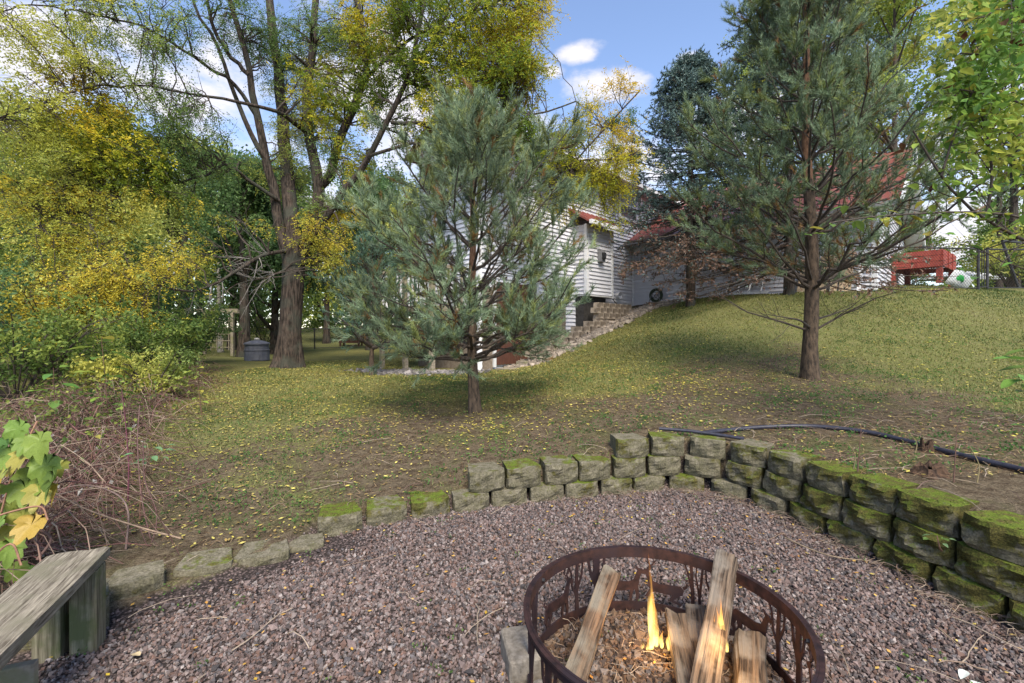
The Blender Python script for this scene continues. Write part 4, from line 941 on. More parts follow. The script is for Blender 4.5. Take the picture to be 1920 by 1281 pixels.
def tongue(x, y, z, r_, h_, lean, seed):
    rr_ = np.random.RandomState(seed); V = []; Q = []; n_ = 12; K = 14; pa = rr_.uniform(0, 6, 3)
    for k in range(K + 1):
        t_ = k / K; rad = r_ * (math.sin(math.pi * min(1, t_ * .9 + .12)) ** .8) * (1 - t_ ** 2.2) + .0006
        cx = x + lean[0] * t_ ** 1.5 + .25 * r_ * math.sin(7 * t_ + pa[0]); cy = y + lean[1] * t_ + .2 * r_ * math.sin(6 * t_ + pa[1])
        for i in range(n_): a = 2 * math.pi * i / n_; V.append([cx + rad * math.cos(a) * (1 + .2 * math.sin(3 * a + pa[2] + 5 * t_)), cy + rad * .7 * math.sin(a), z + h_ * t_])
    for k in range(K):
        for i in range(n_): Q.append((k * n_ + i, k * n_ + (i + 1) % n_, (k + 1) * n_ + (i + 1) % n_, (k + 1) * n_ + i))
    return np.array(V), np.array(Q)
fl = thing('campfire_flame', 'yellow flame tongues rising between the logs in the fire ring', 'flame', (.53, 1.77, .03)); FO = np.array([.53, 1.77, .03])
for i, (x_, y_, r_, h_, ln_) in enumerate([(.545, 1.78, .011, .38, (-.012, 0)), (.550, 1.775, .015, .27, (-.010, 0)), (.556, 1.77, .018, .18, (-.008, 0)), (.56, 1.765, .012, .12, (.0, 0)), (.50, 1.75, .008, .05, (-.01, 0)), (.575, 1.755, .009, .07, (.004, 0)), (.525, 1.74, .014, .05, (.0, 0)), (.60, 1.745, .011, .07, (.01, 0)), (.54, 1.75, .013, .10, (-.008, 0))]):
    V, Q = tongue(x_, y_, .03, r_, h_, ln_, i); mk('flame_tongue', V - FO, Q, M_flame, fl, smooth=True)
f2 = thing('campfire_flame', 'small bright flame licking up the face of the tallest log', 'flame', (.745, 1.60, .14)); FO2 = np.array([.745, 1.60, .14])
for i, (x_, y_, r_, h_) in enumerate([(.735, 1.585, .014, .12), (.722, 1.58, .010, .09), (.75, 1.592, .010, .15)]):
    V, Q = tongue(x_, y_, .13, r_, h_, (.01, .07), 20 + i); mk('flame_tongue', V - FO2, Q, M_flame, f2, smooth=True)
for (x_, y_, z_, e_) in ((.55, 1.74, .12, 1.3), (.725, 1.52, .22, 1.3)):
    pl = bpy.data.lights.new('fire_light', 'POINT'); pl.energy = e_; pl.color = (1, .55, .18); pl.shadow_soft_size = .05; po = bpy.data.objects.new('fire_light', pl); COL.objects.link(po); po.location = (x_, y_, z_)

# ------------------------------------------------------------ black pipes, stump, sticks above the wall
M_pipe = mat('black poly pipe', (.018, .018, .028), (.035, .035, .05), 30, rough=.45, bump=.1, spec=.4)
def pipe(pts, r_, label):
    P = crs(pts, 8); V, Q = tubes(P, [r_] * len(P), 10); c0 = P[0].copy(); o = mk('black_pipe', V - c0, Q, M_pipe, None, smooth=True, loc=c0); tag(o, label, 'pipe'); return o
def on_g(px, py, dz, z0=.42):
    Y = (CZ - z0) * F / (py - HY)
    for _ in range(8):
        X = (px - 960) / F * Y; z = G(X, Y) + dz; Y = (CZ - z) * F / (py - HY)
    return np.array([(px - 960) / F * Y, Y, z])
pipe([on_g(1312, 813, .035), on_g(1360, 807, .02), on_g(1430, 801, .02), on_g(1500, 799, .02), on_g(1560, 802, .02), on_g(1630, 811, .02), on_g(1700, 827, .02), on_g(1760, 843, .02), on_g(1840, 863, .02), on_g(1925, 883, .02), on_g(2100, 930, .02)], .018, 'long black plastic pipe curving across the soil behind the wall')
pipe([on_g(1236, 804, .05), on_g(1290, 808, .045), on_g(1345, 815, .04), on_g(1395, 823, .03)], .014, 'short straight black pipe end lying behind the top blocks')
M_rot = mat('rotten stump wood', (.02, .012, .008), (.11, .065, .04), 30, (1, 1, .4), .95, .9, .02)
def stump(px, py, r_, h_, label, seed):
    p = on_g(px, py, 0); rr_ = np.random.RandomState(seed); n_ = 16; V = []; Q = []
    f_ = 1 + .35 * rr_.uniform(-1, 1, n_); tp = h_ * (1 + .4 * rr_.uniform(-1, 1, n_))
    for k, (rk, zk) in enumerate([(1.5, -.1), (1.25, .1), (1, .5), (.9, 1.0), (.6, .82), (.2, .6)]):
        for i in range(n_):
            a = 2 * math.pi * i / n_; q = r_ * rk * (f_[i] if k < 4 else 1); V.append([q * math.cos(a), q * math.sin(a), tp[i] * zk + rr_.uniform(-.006, .006)])
    for k in range(5):
        for i in range(n_): Q.append((k * n_ + i, k * n_ + (i + 1) % n_, (k + 1) * n_ + (i + 1) % n_, (k + 1) * n_ + i))
    o = mk('tree_stump', V, np.array(Q), M_rot, None, loc=p); tag(o, label, 'stump'); return o
stump(1735, 846, .035, .07, 'small pale cut stump poking up beside the black pipe', 1)
s_ = stump(1742, 888, .075, .055, 'rotten brown root stump between the pipe and the wall', 2)
# ------------------------------------------------------------ trees: shared growing tools
def resample(P, n):
    P = np.asarray(P, float); c_ = np.r_[0, np.cumsum(np.linalg.norm(np.diff(P, axis=0), axis=1))]; s = np.linspace(0, c_[-1], n)
    return np.stack([np.interp(s, c_, P[:, k]) for k in range(3)], 1)
def at_t(P, Rd, ti, t_):
    """points, tangents, radii on tubes ti at parameter t_"""
    n = P.shape[1]; f = t_ * (n - 1); i = np.minimum(f.astype(int), n - 2); w_ = (f - i)[:, None]
    a, b_ = P[ti, i], P[ti, i + 1]
    return a * (1 - w_) + b_ * w_, norm(b_ - a), Rd[ti, i] * (1 - w_[:, 0]) + Rd[ti, i + 1] * w_[:, 0]
def kids(P, Rd, k, t0, t1, ang, Ln, up=0., rr=.6, n=5, flat=0., curl=.3, rs=R, rmax=1e9, lenfall=.5, alt=False):
    N_ = P.shape[0]; ti = np.repeat(np.arange(N_), k); t_ = rs.uniform(t0, t1, N_ * k)
    p, tg, r_ = at_t(P, Rd, ti, t_)
    rnd = rs.randn(len(ti), 3); rnd[:, 2] *= (1 - flat); perp = norm(rnd - (rnd * tg).sum(1, keepdims=True) * tg)
    a = np.radians(rs.uniform(ang[0], ang[1], len(ti)))[:, None]
    d = norm(tg * np.cos(a) + perp * np.sin(a)); L_ = (rs.uniform(Ln[0], Ln[1], len(ti)) * (1 - lenfall * (t_ - t0) / max(1e-6, t1 - t0)))[:, None]
    out_ = [p]; dd = d; bend = rs.randn(len(ti), 3) * curl * .35
    for i in range(n - 1):
        dd = norm(dd + bend / (n - 1) + np.array([0, 0, up]) / (n - 1) * 1.0 + rs.randn(len(ti), 3) * curl * .12); out_.append(out_[-1] + dd * L_ / (n - 1))
    P2_ = np.stack(out_, 1); r0 = np.minimum(r_ * rr, rmax)[:, None]; R2_ = r0 * np.linspace(1, .35, n)[None]
    return P2_, R2_, ti, t_
def leafq(p, d, L_, wd, cols, bag, droop=0.0, fold=.0):
    """rhombic leaves: base p, direction d (unit), length, width"""
    n = len(p); rnd = R.randn(n, 3); s = norm(np.cross(d, rnd)); nn = np.cross(d, s)
    L_ = np.broadcast_to(L_, (n,))[:, None]; wd = np.broadcast_to(wd, (n,))[:, None]
    mid = p + d * L_ * .45 + nn * L_ * .06
    V = np.stack([p, mid + s * wd / 2, p + d * L_ + nn * L_ * (-.1), mid - s * wd / 2], 1).reshape(-1, 3)
    Q = np.arange(n * 4).reshape(n, 4); bag.add(V, Q, np.repeat(cols, 4, axis=0))
def pal(p, cols, s=.6, seed=0, jit=.22, sharp=1.6):
    """mix palette entries by smooth noise of place plus per-leaf jitter"""
    cols = np.array(cols); k = len(cols); v = (wob(p, s, seed) * sharp * .5 + .5) + R.randn(len(p)) * .16; v = np.clip(v, 0, .999) * (k - 1)
    i = v.astype(int); f = (v - i)[:, None]; i2 = np.minimum(i + 1, k - 1); c_ = cols[i] * (1 - f) + cols[i2] * f
    return c_ * R.uniform(1 - jit, 1 + jit, (len(p), 1))
def blobpts(blobs, rs=R):
    o_ = []
    for (px, py, Y, rx, ry, rd, n) in blobs:
        n = int(n * (1.0 if (px > 1000 and py > 320) else 1.0 if px > 1000 else 1.5 if px > 700 else 2.9 if px > 460 else 1.15 if py < 320 else 1.15)); c_ = W(px, py, Y); v = norm(rs.randn(n, 3)) * (rs.rand(n, 1) ** (1 / 2.2)); o_.append(c_ + v * np.array([rx * Y / F, rd, ry * Y / F]))
    return np.concatenate(o_)
def reach(LP, LR, tg, n=7, sag=.12, r0=.03, r1=.006):
    """boughs from the nearest reasonable place on the limbs to the targets"""
    pts = LP.reshape(-1, 3); rad = LR.ravel(); o_ = []; rr_ = []
    for q in tg:
        d = q - pts; ds = np.linalg.norm(d, axis=1); cost = ds * (1 + .5 * (d[:, 2] < 0)) + R.uniform(0, .35, len(ds)); i = int(np.argmin(cost)); a = pts[i]; Lq = ds[i]
        lat = R.randn(3) * .08 * Lq
        t_ = np.linspace(0, 1, n)[:, None]; p = a * (1 - t_) + q * t_ + np.sin(np.pi * t_) * (lat + np.array([0, 0, sag * Lq])); p[1:-1] += R.randn(n - 2, 3) * .025 * Lq
        o_.append(p); rb_ = min(rad[i] * .6, r0 * (.5 + .35 * Lq)); rr_.append(np.linspace(rb_, r1, n))
    return np.array(o_), np.array(rr_)

# ------------------------------------------------------------ the big locust
BY = 11.3
bz = G((537 - 960) / F * BY, BY)
def limb(pts, w0, w1, n=14):
    """pts: (px, py, distance); widths in photo pixels"""
    P = np.array([W(a, b_, y) for a, b_, y in pts]); P = crs(P, 6); P = resample(P, n); t_ = np.linspace(0, 1, n); Ym = np.array([p[1] for p in P])
    P[1:-1] += R.randn(n - 2, 3) * .015
    return P, (w0 * (1 - t_) ** 1.2 + w1 * (1 - (1 - t_) ** 1.2)) * Ym / F / 2 * .82
LB = [limb([(549, 520, 11.3), (525, 430, 11.2), (512, 360, 11.1), (494, 282, 11.0), (479, 208, 10.8), (466, 120, 10.6), (448, 60, 10.4), (432, 0, 10.2), (400, -80, 9.9)], 26, 9),
      limb([(548, 500, 11.35), (547, 400, 11.5), (540, 340, 11.6), (531, 252, 11.7), (524, 148, 11.8), (514, 74, 11.9), (505, 0, 12), (500, -100, 12)], 36, 14),
      limb([(560, 490, 11.3), (586, 420, 11.5), (598, 350, 11.6), (583, 270, 11.7), (575, 180, 11.7), (586, 89, 11.7), (592, 0, 11.7), (600, -100, 11.7)], 30, 12),
      limb([(598, 352, 11.6), (618, 332, 11.5), (636, 267, 11.4), (660, 205, 11.3), (684, 148, 11.2), (686, 90, 11.1), (672, 20, 11), (665, -60, 11)], 22, 10),
      limb([(560, 500, 11.3), (588, 440, 11.1), (642, 365, 10.8), (693, 292, 10.5), (734, 214, 10.3), (764, 145, 10.2), (782, 60, 10), (800, -40, 10)], 19, 8),
      limb([(770, 130, 10.2), (812, 77, 10), (850, 45, 9.8), (905, 15, 9.6), (960, -10, 9.5)], 10, 4),
      limb([(812, 77, 10), (835, 30, 10), (850, -20, 10)], 8, 5),
      limb([(684, 148, 11.2), (740, 95, 10.8), (800, 60, 10.6), (870, 70, 10.4)], 9, 3),
      limb([(694, 292, 10.5), (740, 276, 10.3), (800, 270, 10.1), (900, 320, 10.0), (960, 370, 9.9), (1040, 340, 9.8), (1110, 270, 9.8), (1160, 210, 9.8), (1200, 170, 9.8)], 8, 3),
      limb([(734, 230, 10.3), (830, 230, 10.0), (930, 205, 9.8), (1010, 215, 9.7), (1080, 190, 9.7)], 9, 3),
      limb([(960, 372, 9.9), (1040, 330, 9.9), (1090, 300, 9.9), (1160, 300, 9.9), (1200, 280, 9.9)], 7, 3),
      limb([(579, 252, 11.7), (540, 222, 11.0), (506, 206, 10.4), (444, 190, 9.8), (390, 183, 9.4), (330, 168, 9.0), (250, 160, 8.6)], 11, 4),
      limb([(524, 377, 11.1), (500, 362, 10.8), (459, 332, 10.5), (425, 308, 10.3), (380, 330, 9.8), (300, 350, 9.4), (220, 370, 9.0)], 9, 3),
      limb([(479, 215, 10.8), (440, 160, 10.4), (399, 130, 10.0), (340, 92, 9.5), (270, 52, 9.0), (220, 38, 8.6)], 10, 4),
      limb([(466, 140, 10.6), (420, 90, 10.3), (395, 40, 10), (385, -30, 9.8)], 10, 6),
      limb([(500, 300, 11), (470, 250, 10.8), (440, 180, 10.6), (410, 90, 10.3), (370, 20, 10), (350, -60, 9.8)], 12, 5),
      limb([(545, 470, 11.2), (500, 478, 10.6), (455, 500, 10.0), (400, 535, 9.4), (345, 548, 9.0), (300, 535, 8.6), (230, 520, 8.3)], 10, 3),
      limb([(545, 500, 11.2), (500, 520, 10.6), (450, 530, 10.0), (420, 550, 9.6), (370, 580, 9.3)], 6, 1.5),
      limb([(220, 38, 8.6), (140, 20, 8.2), (60, 10, 7.8), (-40, 30, 7.5)], 5, 2.5),
      limb([(250, 160, 8.6), (170, 165, 8.2), (90, 190, 7.9), (0, 220, 7.6), (-60, 240, 7.5)], 4.5, 2.5),
      limb([(220, 370, 9.0), (140, 400, 8.5), (60, 430, 8.1), (0, 450, 7.9)], 4.5, 2),
      limb([(230, 520, 8.3), (150, 520, 8.0), (80, 530, 7.8), (10, 540, 7.7)], 4, 2)]
loc = thing('locust_tree', 'great multi-stemmed locust with yellowing feathery leaves spreading over the lawn', 'tree', ((537 - 960) / F * BY, BY, bz)); LO = np.array(loc.location)
bag = Bag()
tp = crs(np.array([W(538, 700, BY), W(541, 660, BY), W(545, 600, BY), W(549, 540, BY), W(552, 480, BY), W(556, 440, BY)]), 5); tr_ = np.interp(np.linspace(0, 1, len(tp)), [0, .12, .3, .6, 1], [31, 24, 19.5, 19, 21.5]) * BY / F
tp[0, 2] = bz - .15
V, Q = tubes(tp, tr_, 28); a = np.arctan2(V[:, 1] - BY, V[:, 0] - LO[0]); low = sstep(1.1, 0, V[:, 2] - bz)[:, None]
V[:, :2] += (V[:, :2] - LO[:2]) * (low * (.16 * np.sin(5 * a + 1) + .08 * np.sin(9 * a))[:, None]); bag.add(V, Q)
bag.build('trunk', M_bark, loc, True, off=LO)
for P, r_ in LB: V, Q = tubes(P, r_, 10); mk('limb', V - LO, Q, M_bark, loc, smooth=True)
BL = [  # px, py, distance, rx, ry (photo pixels), depth radius, boughs
    (80, 60, 7.8, 130, 70, 1.0, 24), (230, 30, 8.6, 120, 60, 1.1, 26), (60, 190, 7.8, 110, 70, 1.0, 20), (200, 150, 8.5, 110, 50, 1.0, 18), (330, 60, 9.4, 70, 60, .9, 12), (420, 40, 10, 60, 70, .9, 8),
    (340, 200, 9.3, 90, 60, 1.0, 16), (230, 240, 8.9, 120, 40, 1.0, 24), (90, 280, 8.2, 120, 50, .9, 28), (250, 300, 9.0, 110, 45, 1.0, 26), (380, 290, 10, 70, 50, 1.0, 14),
    (60, 350, 8.1, 90, 50, .9, 20), (180, 380, 8.7, 120, 40, .8, 22), (320, 370, 9.4, 70, 40, .8, 12), (110, 440, 8.2, 110, 40, .8, 18), (80, 530, 7.8, 110, 35, .7, 22), (200, 520, 8.1, 90, 40, .6, 18), (235, 600, 8.0, 60, 25, .5, 13), (110, 600, 7.8, 80, 28, .6, 12), (300, 500, 8.7, 50, 40, .6, 8), (40, 640, 7.6, 60, 20, .5, 5),
    (490, 60, 11, 60, 60, 1.2, 9), (560, 120, 12, 60, 90, 1.3, 16), (560, 240, 12, 60, 60, 1.2, 10), (640, 60, 11.3, 70, 80, 1.4, 18), (620, 200, 11.6, 60, 60, 1.2, 12), (545, 320, 12, 60, 40, 1.0, 7),
    (720, 60, 10.8, 80, 70, 1.3, 24), (800, 30, 10.2, 90, 50, 1.2, 24), (900, 60, 9.8, 100, 60, 1.1, 36), (980, 20, 9.6, 60, 50, .9, 14), (820, 130, 10.2, 80, 45, 1.1, 24), (930, 150, 9.8, 90, 55, 1.0, 34), (985, 110, 9.7, 45, 50, .8, 10),
    (700, 170, 11, 50, 60, 1.0, 8), (740, 260, 10.6, 60, 50, .9, 6), (850, 220, 10, 70, 40, .9, 12), (960, 230, 9.8, 60, 35, .7, 16), (610, 400, 11.2, 45, 30, .7, 7), (640, 290, 11.3, 40, 50, .9, 6), (590, 445, 11, 40, 18, .5, 4),
    (1060, 255, 9.8, 70, 30, .6, 14), (1130, 225, 9.8, 60, 40, .6, 12), (1170, 180, 9.8, 35, 25, .4, 4), (1100, 310, 9.9, 90, 35, .6, 24), (1060, 370, 9.9, 60, 30, .6, 12), (1125, 345, 10, 50, 26, .5, 9), (1180, 290, 10, 35, 24, .5, 6), (1130, 405, 10.1, 50, 16, .4, 5), (1085, 330, 10.0, 50, 30, .4, 8), (1030, 300, 9.8, 50, 40, .6, 9),
    (380, 480, 9.6, 50, 20, .5, 4), (450, 420, 10.2, 50, 30, .6, 3), (640, 500, 11, 30, 60, .5, 6)]
TG = blobpts(BL)
LPa = np.concatenate([p for p, _ in LB]); LRa = np.concatenate([r_ for _, r_ in LB])
BP, BR = reach(LPa, LRa, TG)
TP, TR, _, _ = kids(BP, BR, 8, .35, 1.0, (25, 65), (.45, .95), up=-.35, rr=.6, n=3, flat=.4, curl=.5, rmax=.006)
bag = Bag(); V, Q = tubes(BP, BR, 5); bag.add(V, Q); V, Q = tubes(TP, TR, 3); bag.add(V, Q); bag.build('branches', M_twig, loc, False, off=LO)
def pinnate(TP, TR, k, cols, bag, seed, rl=(.10, .17), nl=7, ll=.064, lw=.030, sc_=.6, hang=.55):
    ti = np.repeat(np.arange(len(TP)), k); t_ = R.uniform(.15, 1.02, len(ti)).clip(0, 1); p, tg, _ = at_t(TP, TR, ti, t_)
    rnd = R.randn(len(ti), 3); d = norm(tg * .7 + rnd * .75 + np.array([0, 0, -hang])); L_ = R.uniform(*rl, len(ti))
    side = norm(np.cross(d, np.array([0, 0, 1.]) + R.randn(len(ti), 3) * .3)); cc = pal(p, cols, sc_, seed)
    for j in range(nl):
        f = (j + 1) / nl; sg = 1 if j % 2 else -1
        b_ = p + d * (L_ * f)[:, None] + np.array([0, 0, -.25]) * (L_ * f * f)[:, None]
        dl = norm(d * .55 + side * sg * (.85 if j < nl - 1 else .1) + R.randn(len(ti), 3) * .22)
        leafq(b_, dl, ll * R.uniform(.75, 1.2, len(ti)), lw * R.uniform(.8, 1.2, len(ti)), cc * R.uniform(.85, 1.15, (len(ti), 1)), bag)
YEL = [(.12, .19, .025), (.24, .30, .03), (.44, .42, .035), (.62, .52, .04), (.66, .47, .04)]
GRN = [(.12, .20, .06), (.19, .28, .07), (.31, .37, .08), (.50, .50, .08)]
LOW = [(.18, .25, .04), (.34, .37, .06), (.56, .50, .07), (.70, .54, .06), (.42, .43, .07)]
bag = Bag(); tip = TP[:, -1]; pxp = 960 + tip[:, 0] / tip[:, 1] * F; pyp = HY - (tip[:, 2] - CZ) / tip[:, 1] * F
grp = np.where(tip[:, 2] < 3.9, 2, np.where(tip[:, 0] > -4.0, 1, 0)); grp = np.where((tip[:, 0] > .6), 3, grp)
grp = np.where((grp == 0) & (wob(tip, .7, 8) > .45), 1, grp)
for g_, cols in ((0, GRN), (1, YEL), (2, LOW), (3, YEL[1:])):
    m_ = grp == g_; pinnate(TP[m_], TR[m_], 5, cols, bag, 3 + g_, nl=5, ll=(.05, .064, .05, .055)[g_], lw=(.023, .029, .023, .022)[g_])
bag.build('foliage', M_leaf, loc, off=LO)

# bare grey twigs low on the trunk
P0, R0 = LB[16]; P1, R1 = LB[17]
A, B_ = kids(np.array([P0, P1]), np.array([R0, R1]), 14, .15, .75, (30, 80), (.5, 1.3), up=-.1, rr=.5, n=6, curl=.6, rmax=.012)[:2]
A2, B2 = kids(A, B_, 5, .2, 1, (25, 60), (.2, .5), n=4, curl=.6, rmax=.006)[:2]
bag = Bag(); V, Q = tubes(A, B_, 4); bag.add(V, Q, (1, 1, 1)); V, Q = tubes(A2, B2, 3); bag.add(V, Q, (1, 1, 1)); bag.build('dead_twigs', mat('dead grey twig', (.12, .11, .10), (.26, .24, .22), 30, rough=.9, bump=.2), loc, off=LO)

# ------------------------------------------------------------ pines
def pine(label, x, y, prof, zfirst, whorls, rbase, rtop, tint, seed, nb=6, dense=1.0, dead=(), lean=(0, 0), nl=.062, scaleL=1.0, name='pine_tree', crown=None, shoots=4, subs=9, nn=80, inner=.3, low=False):
    rs = np.random.RandomState(seed); z0 = G(x, y); ztop = prof[-1][0]
    root = thing(name, label, 'tree', (x, y, z0)); O = np.array([x, y, z0])
    zz = np.linspace(z0 - .12, ztop, 22); tp = np.c_[x + lean[0] * (zz - z0) / (ztop - z0) + .02 * np.sin(zz * 2.1 + seed), y + lean[1] * (zz - z0) + .02 * np.sin(zz * 1.7), zz]
    h = (zz - z0) / (ztop - z0); tr_ = rbase * (1 - h) + rtop * h; tr_ *= 1 + .35 * np.exp(-np.maximum(zz - z0, 0) / .12)
    V, Q = tubes(tp, tr_, 18); ang_ = np.arctan2(V[:, 1] - y, V[:, 0] - x); V[:, :2] += ((V[:, :2] - np.c_[np.interp(V[:, 2], zz, tp[:, 0]), np.interp(V[:, 2], zz, tp[:, 1])]) * (.06 * np.sin(5 * ang_ + V[:, 2] * 3) + .05 * np.sin(11 * V[:, 2]))[:, None])
    kl = 9 * 18
    mk('trunk', V[:kl + 18] - O, Q[:kl], M_pinebark, root, smooth=True); mk('upper_trunk', V[kl:] - O, Q[kl:] - kl, M_pinebark_hi, root, smooth=True)
    pr = np.array(prof); Pm = []; Rm = []
    def br(za, azi, Lr, el, up, thick):
        n = 9; t_ = np.linspace(0, 1, n); rr_ = Lr * t_; c0 = np.array([np.interp(za, zz, tp[:, 0]), np.interp(za, zz, tp[:, 1])])
        bend = azi + .25 * rs.randn() * t_ * t_; zc = za + Lr * (math.tan(math.radians(el)) * t_ + up * t_ ** 2.2) + .02 * rs.randn(n) * Lr * (t_ > 0)
        return np.c_[c0[0] + rr_ * np.cos(bend), c0[1] + rr_ * np.sin(bend), zc], thick * (1 - t_) + .004 * t_ + .001
    for k, (za, frac) in enumerate(whorls):
        n_ = nb + rs.randint(-1, 2) + (3 if low and frac < .35 else 0); a0 = rs.uniform(0, 6.28)
        for i in range(n_):
            el = rs.uniform(12, 32) + 24 * frac; up = rs.uniform(.08, .32)
            if low and frac < .15: el = rs.uniform(-6, 18)
            # radius allowed where the tip will end
            Lr = .5
            for _ in range(5): ze = za + Lr * (math.tan(math.radians(el)) + up); Lr = np.interp(ze, pr[:, 0], pr[:, 1])
            Lr *= rs.uniform(.66, 1.14)
            p_, r_ = br(za + rs.uniform(-.03, .03), a0 + 6.28 * i / n_ + rs.uniform(-.25, .25), max(.12, Lr), el, up, (.021 - .011 * frac) * scaleL); Pm.append(p_); Rm.append(r_)
    Pm, Rm = np.array(Pm), np.array(Rm)
    S1, T1, ti, tt = kids(Pm, Rm, int(subs * dense), inner, .97, (35, 62), (.28, .62), up=.45, rr=.55, n=5, flat=.45, curl=.25, rs=rs, rmax=.009)
    S2, T2, _, _ = kids(S1, T1, shoots, .25, 1.0, (20, 50), (.14, .28), up=.5, rr=.7, n=3, flat=.2, curl=.2, rs=rs, rmax=.004, lenfall=.3)
    tips = Pm[:, -3:]; tipsR = Rm[:, -3:]
    bag = Bag(); V, Q = tubes(Pm, Rm, 6); bag.add(V, Q); V, Q = tubes(S1, T1, 4); bag.add(V, Q); V, Q = tubes(S2, T2, 3); bag.add(V, Q)
    if len(dead):
        D = np.array([resample(np.array(d_), 9) for d_ in dead]); DR = np.linspace(.016, .004, 9)[None].repeat(len(D), 0)
        A1, B1, _, _ = kids(D, DR, 6, .15, .95, (30, 65), (.25, .7), up=.1, rr=.5, n=6, curl=.5, rs=rs, rmax=.006, flat=.3); A2, B2, _, _ = kids(A1, B1, 4, .2, 1, (25, 60), (.1, .3), n=4, curl=.5, rs=rs, rmax=.003)
        V, Q = tubes(D, DR, 6); bag.add(V, Q); V, Q = tubes(A1, B1, 4); bag.add(V, Q); V, Q = tubes(A2, B2, 3); bag.add(V, Q)
    bag.build('branches', M_twig, root, off=O)
    # needles
    def needles(P, Rr, nper, t0, bag_):
        N_ = len(P); ti = np.repeat(np.arange(N_), nper); t_ = rs.uniform(t0, 1.0, len(ti)); p, tg, _ = at_t(P, Rr, ti, t_)
        rnd = rs.randn(len(ti), 3); perp = norm(rnd - (rnd * tg).sum(1, keepdims=True) * tg); a = np.radians(rs.uniform(18, 58, len(ti)))[:, None]
        d = norm(tg * np.cos(a) + perp * np.sin(a) + np.array([0, 0, .12])); L_ = nl * rs.uniform(.7, 1.15, len(ti))[:, None]
        s = norm(np.cross(d, rs.randn(len(ti), 3))) * .0027 * scaleL
        V = np.stack([p + s, p - s, p + d * L_], 1).reshape(-1, 3)
        base_ = np.array(tint)[None]; v = wob(p, 1.3, seed)[:, None] * .25 + 1; cshoot = rs.uniform(.75, 1.3, (N_, 1))[ti]
        rad = np.hypot(p[:, 0] - x, p[:, 1] - y); rl = np.interp(p[:, 2], pr[:, 0], pr[:, 1]) + .05; inn = np.clip(1 - rad / rl, 0, 1)
        brown = (rs.rand(N_)[ti] < .04 + .45 * sstep(.35, .9, inn) * sstep(3.0, 1.2, p[:, 2] - z0))[:, None]
        warm = (rs.rand(N_)[ti] < .22)[:, None]
        c_ = base_ * v * cshoot; c_ = np.where(warm, c_ * np.array([1.25, 1.08, .62]), c_); c_ = np.where(brown, np.array([[.20, .11, .035]]) * cshoot, c_)
        bag_.add(V, np.arange(len(ti) * 3).reshape(-1, 3), np.repeat(c_, 3, axis=0))
    bag = Bag(); needles(S2, T2, nn, .0, bag); needles(S1, T1, int(nn * .6), .45, bag); needles(tips, tipsR, int(nn * 1.6), .0, bag)
    bag.build('needles', M_needle, root, off=O); return root
CPX, CPY = (889 - 960) / F * 5.4, 5.4
pine('bushy blue-green pine with a short bare trunk in the middle of the lawn', CPX, CPY,
     [(.75, .9), (1.0, 1.25), (1.4, 1.42), (2.0, 1.48), (2.5, 1.30), (2.95, .98), (3.3, .62), (3.65, .30), (4.05, .05)],
     .95, [(.92, 0), (1.05, .05), (1.2, .1), (1.42, .2), (1.68, .3), (1.95, .4), (2.25, .5), (2.55, .62), (2.82, .72), (3.08, .8), (3.32, .9), (3.5, 1.0)], .07, .012, (.185, .25, .145), 21, nb=6, lean=(-.05, 0), subs=10, nn=60, shoots=4, inner=.30, nl=.07, low=True)
RPX, RPY = (1523 - 960) / F * 6.0, 6.0
def rp(px, py, Y=6.0): return W(px, py, Y)
pine('tall open pine with a long straight trunk standing on the slope', RPX, RPY,
     [(1.8, 1.7), (2.3, 1.95), (3.0, 1.95), (3.9, 1.6), (4.7, 1.15), (5.6, .72), (6.3, .34), (6.9, .08)],
     1.79, [(1.80, 0), (1.9, .05), (2.52, .2), (2.62, .25), (3.05, .35), (3.45, .45), (3.85, .55), (4.25, .6), (4.65, .7), (5.05, .8), (5.45, .9), (5.85, 1.0), (6.2, 1.1)], .095, .012, (.155, .215, .12), 35, nb=7, subs=10, inner=.24, lean=(-.12, 0), nn=62, shoots=4, nl=.07,
     dead=[[rp(1515, 620), rp(1470, 605), rp(1400, 585), rp(1340, 548)], [rp(1530, 618), rp(1580, 590), rp(1640, 560, 5.8), rp(1690, 545, 5.6)], [rp(1520, 615), rp(1500, 600, 5.6), rp(1440, 590, 5.2)], [rp(1527, 600), rp(1560, 590, 6.4), rp(1600, 575, 6.9)]])
# smaller pines left of the house
pine('small pine in the pebble bed left of the house corner', -2.95, 9.6, [(1.0, .9), (1.6, 1.1), (2.2, 1.0), (2.8, .6), (3.3, .1)], .9, [(.9, 0), (1.2, .2), (1.5, .3), (1.8, .45), (2.1, .6), (2.5, .8), (2.8, 1)], .05, .012, (.09, .16, .11), 41, nb=5, subs=7, nn=30, scaleL=1.9, shoots=4)
pine('slender pine farther back between the lawn and the deck', -3.9, 12.6, [(1.0, .8), (1.8, 1.2), (2.6, 1.1), (3.4, .7), (4.2, .1)], .9, [(1.0, 0), (1.4, .2), (1.8, .3), (2.2, .45), (2.6, .6), (3.1, .8), (3.5, 1)], .06, .012, (.09, .16, .11), 43, nb=5, subs=7, nn=26, scaleL=2.4, shoots=4)

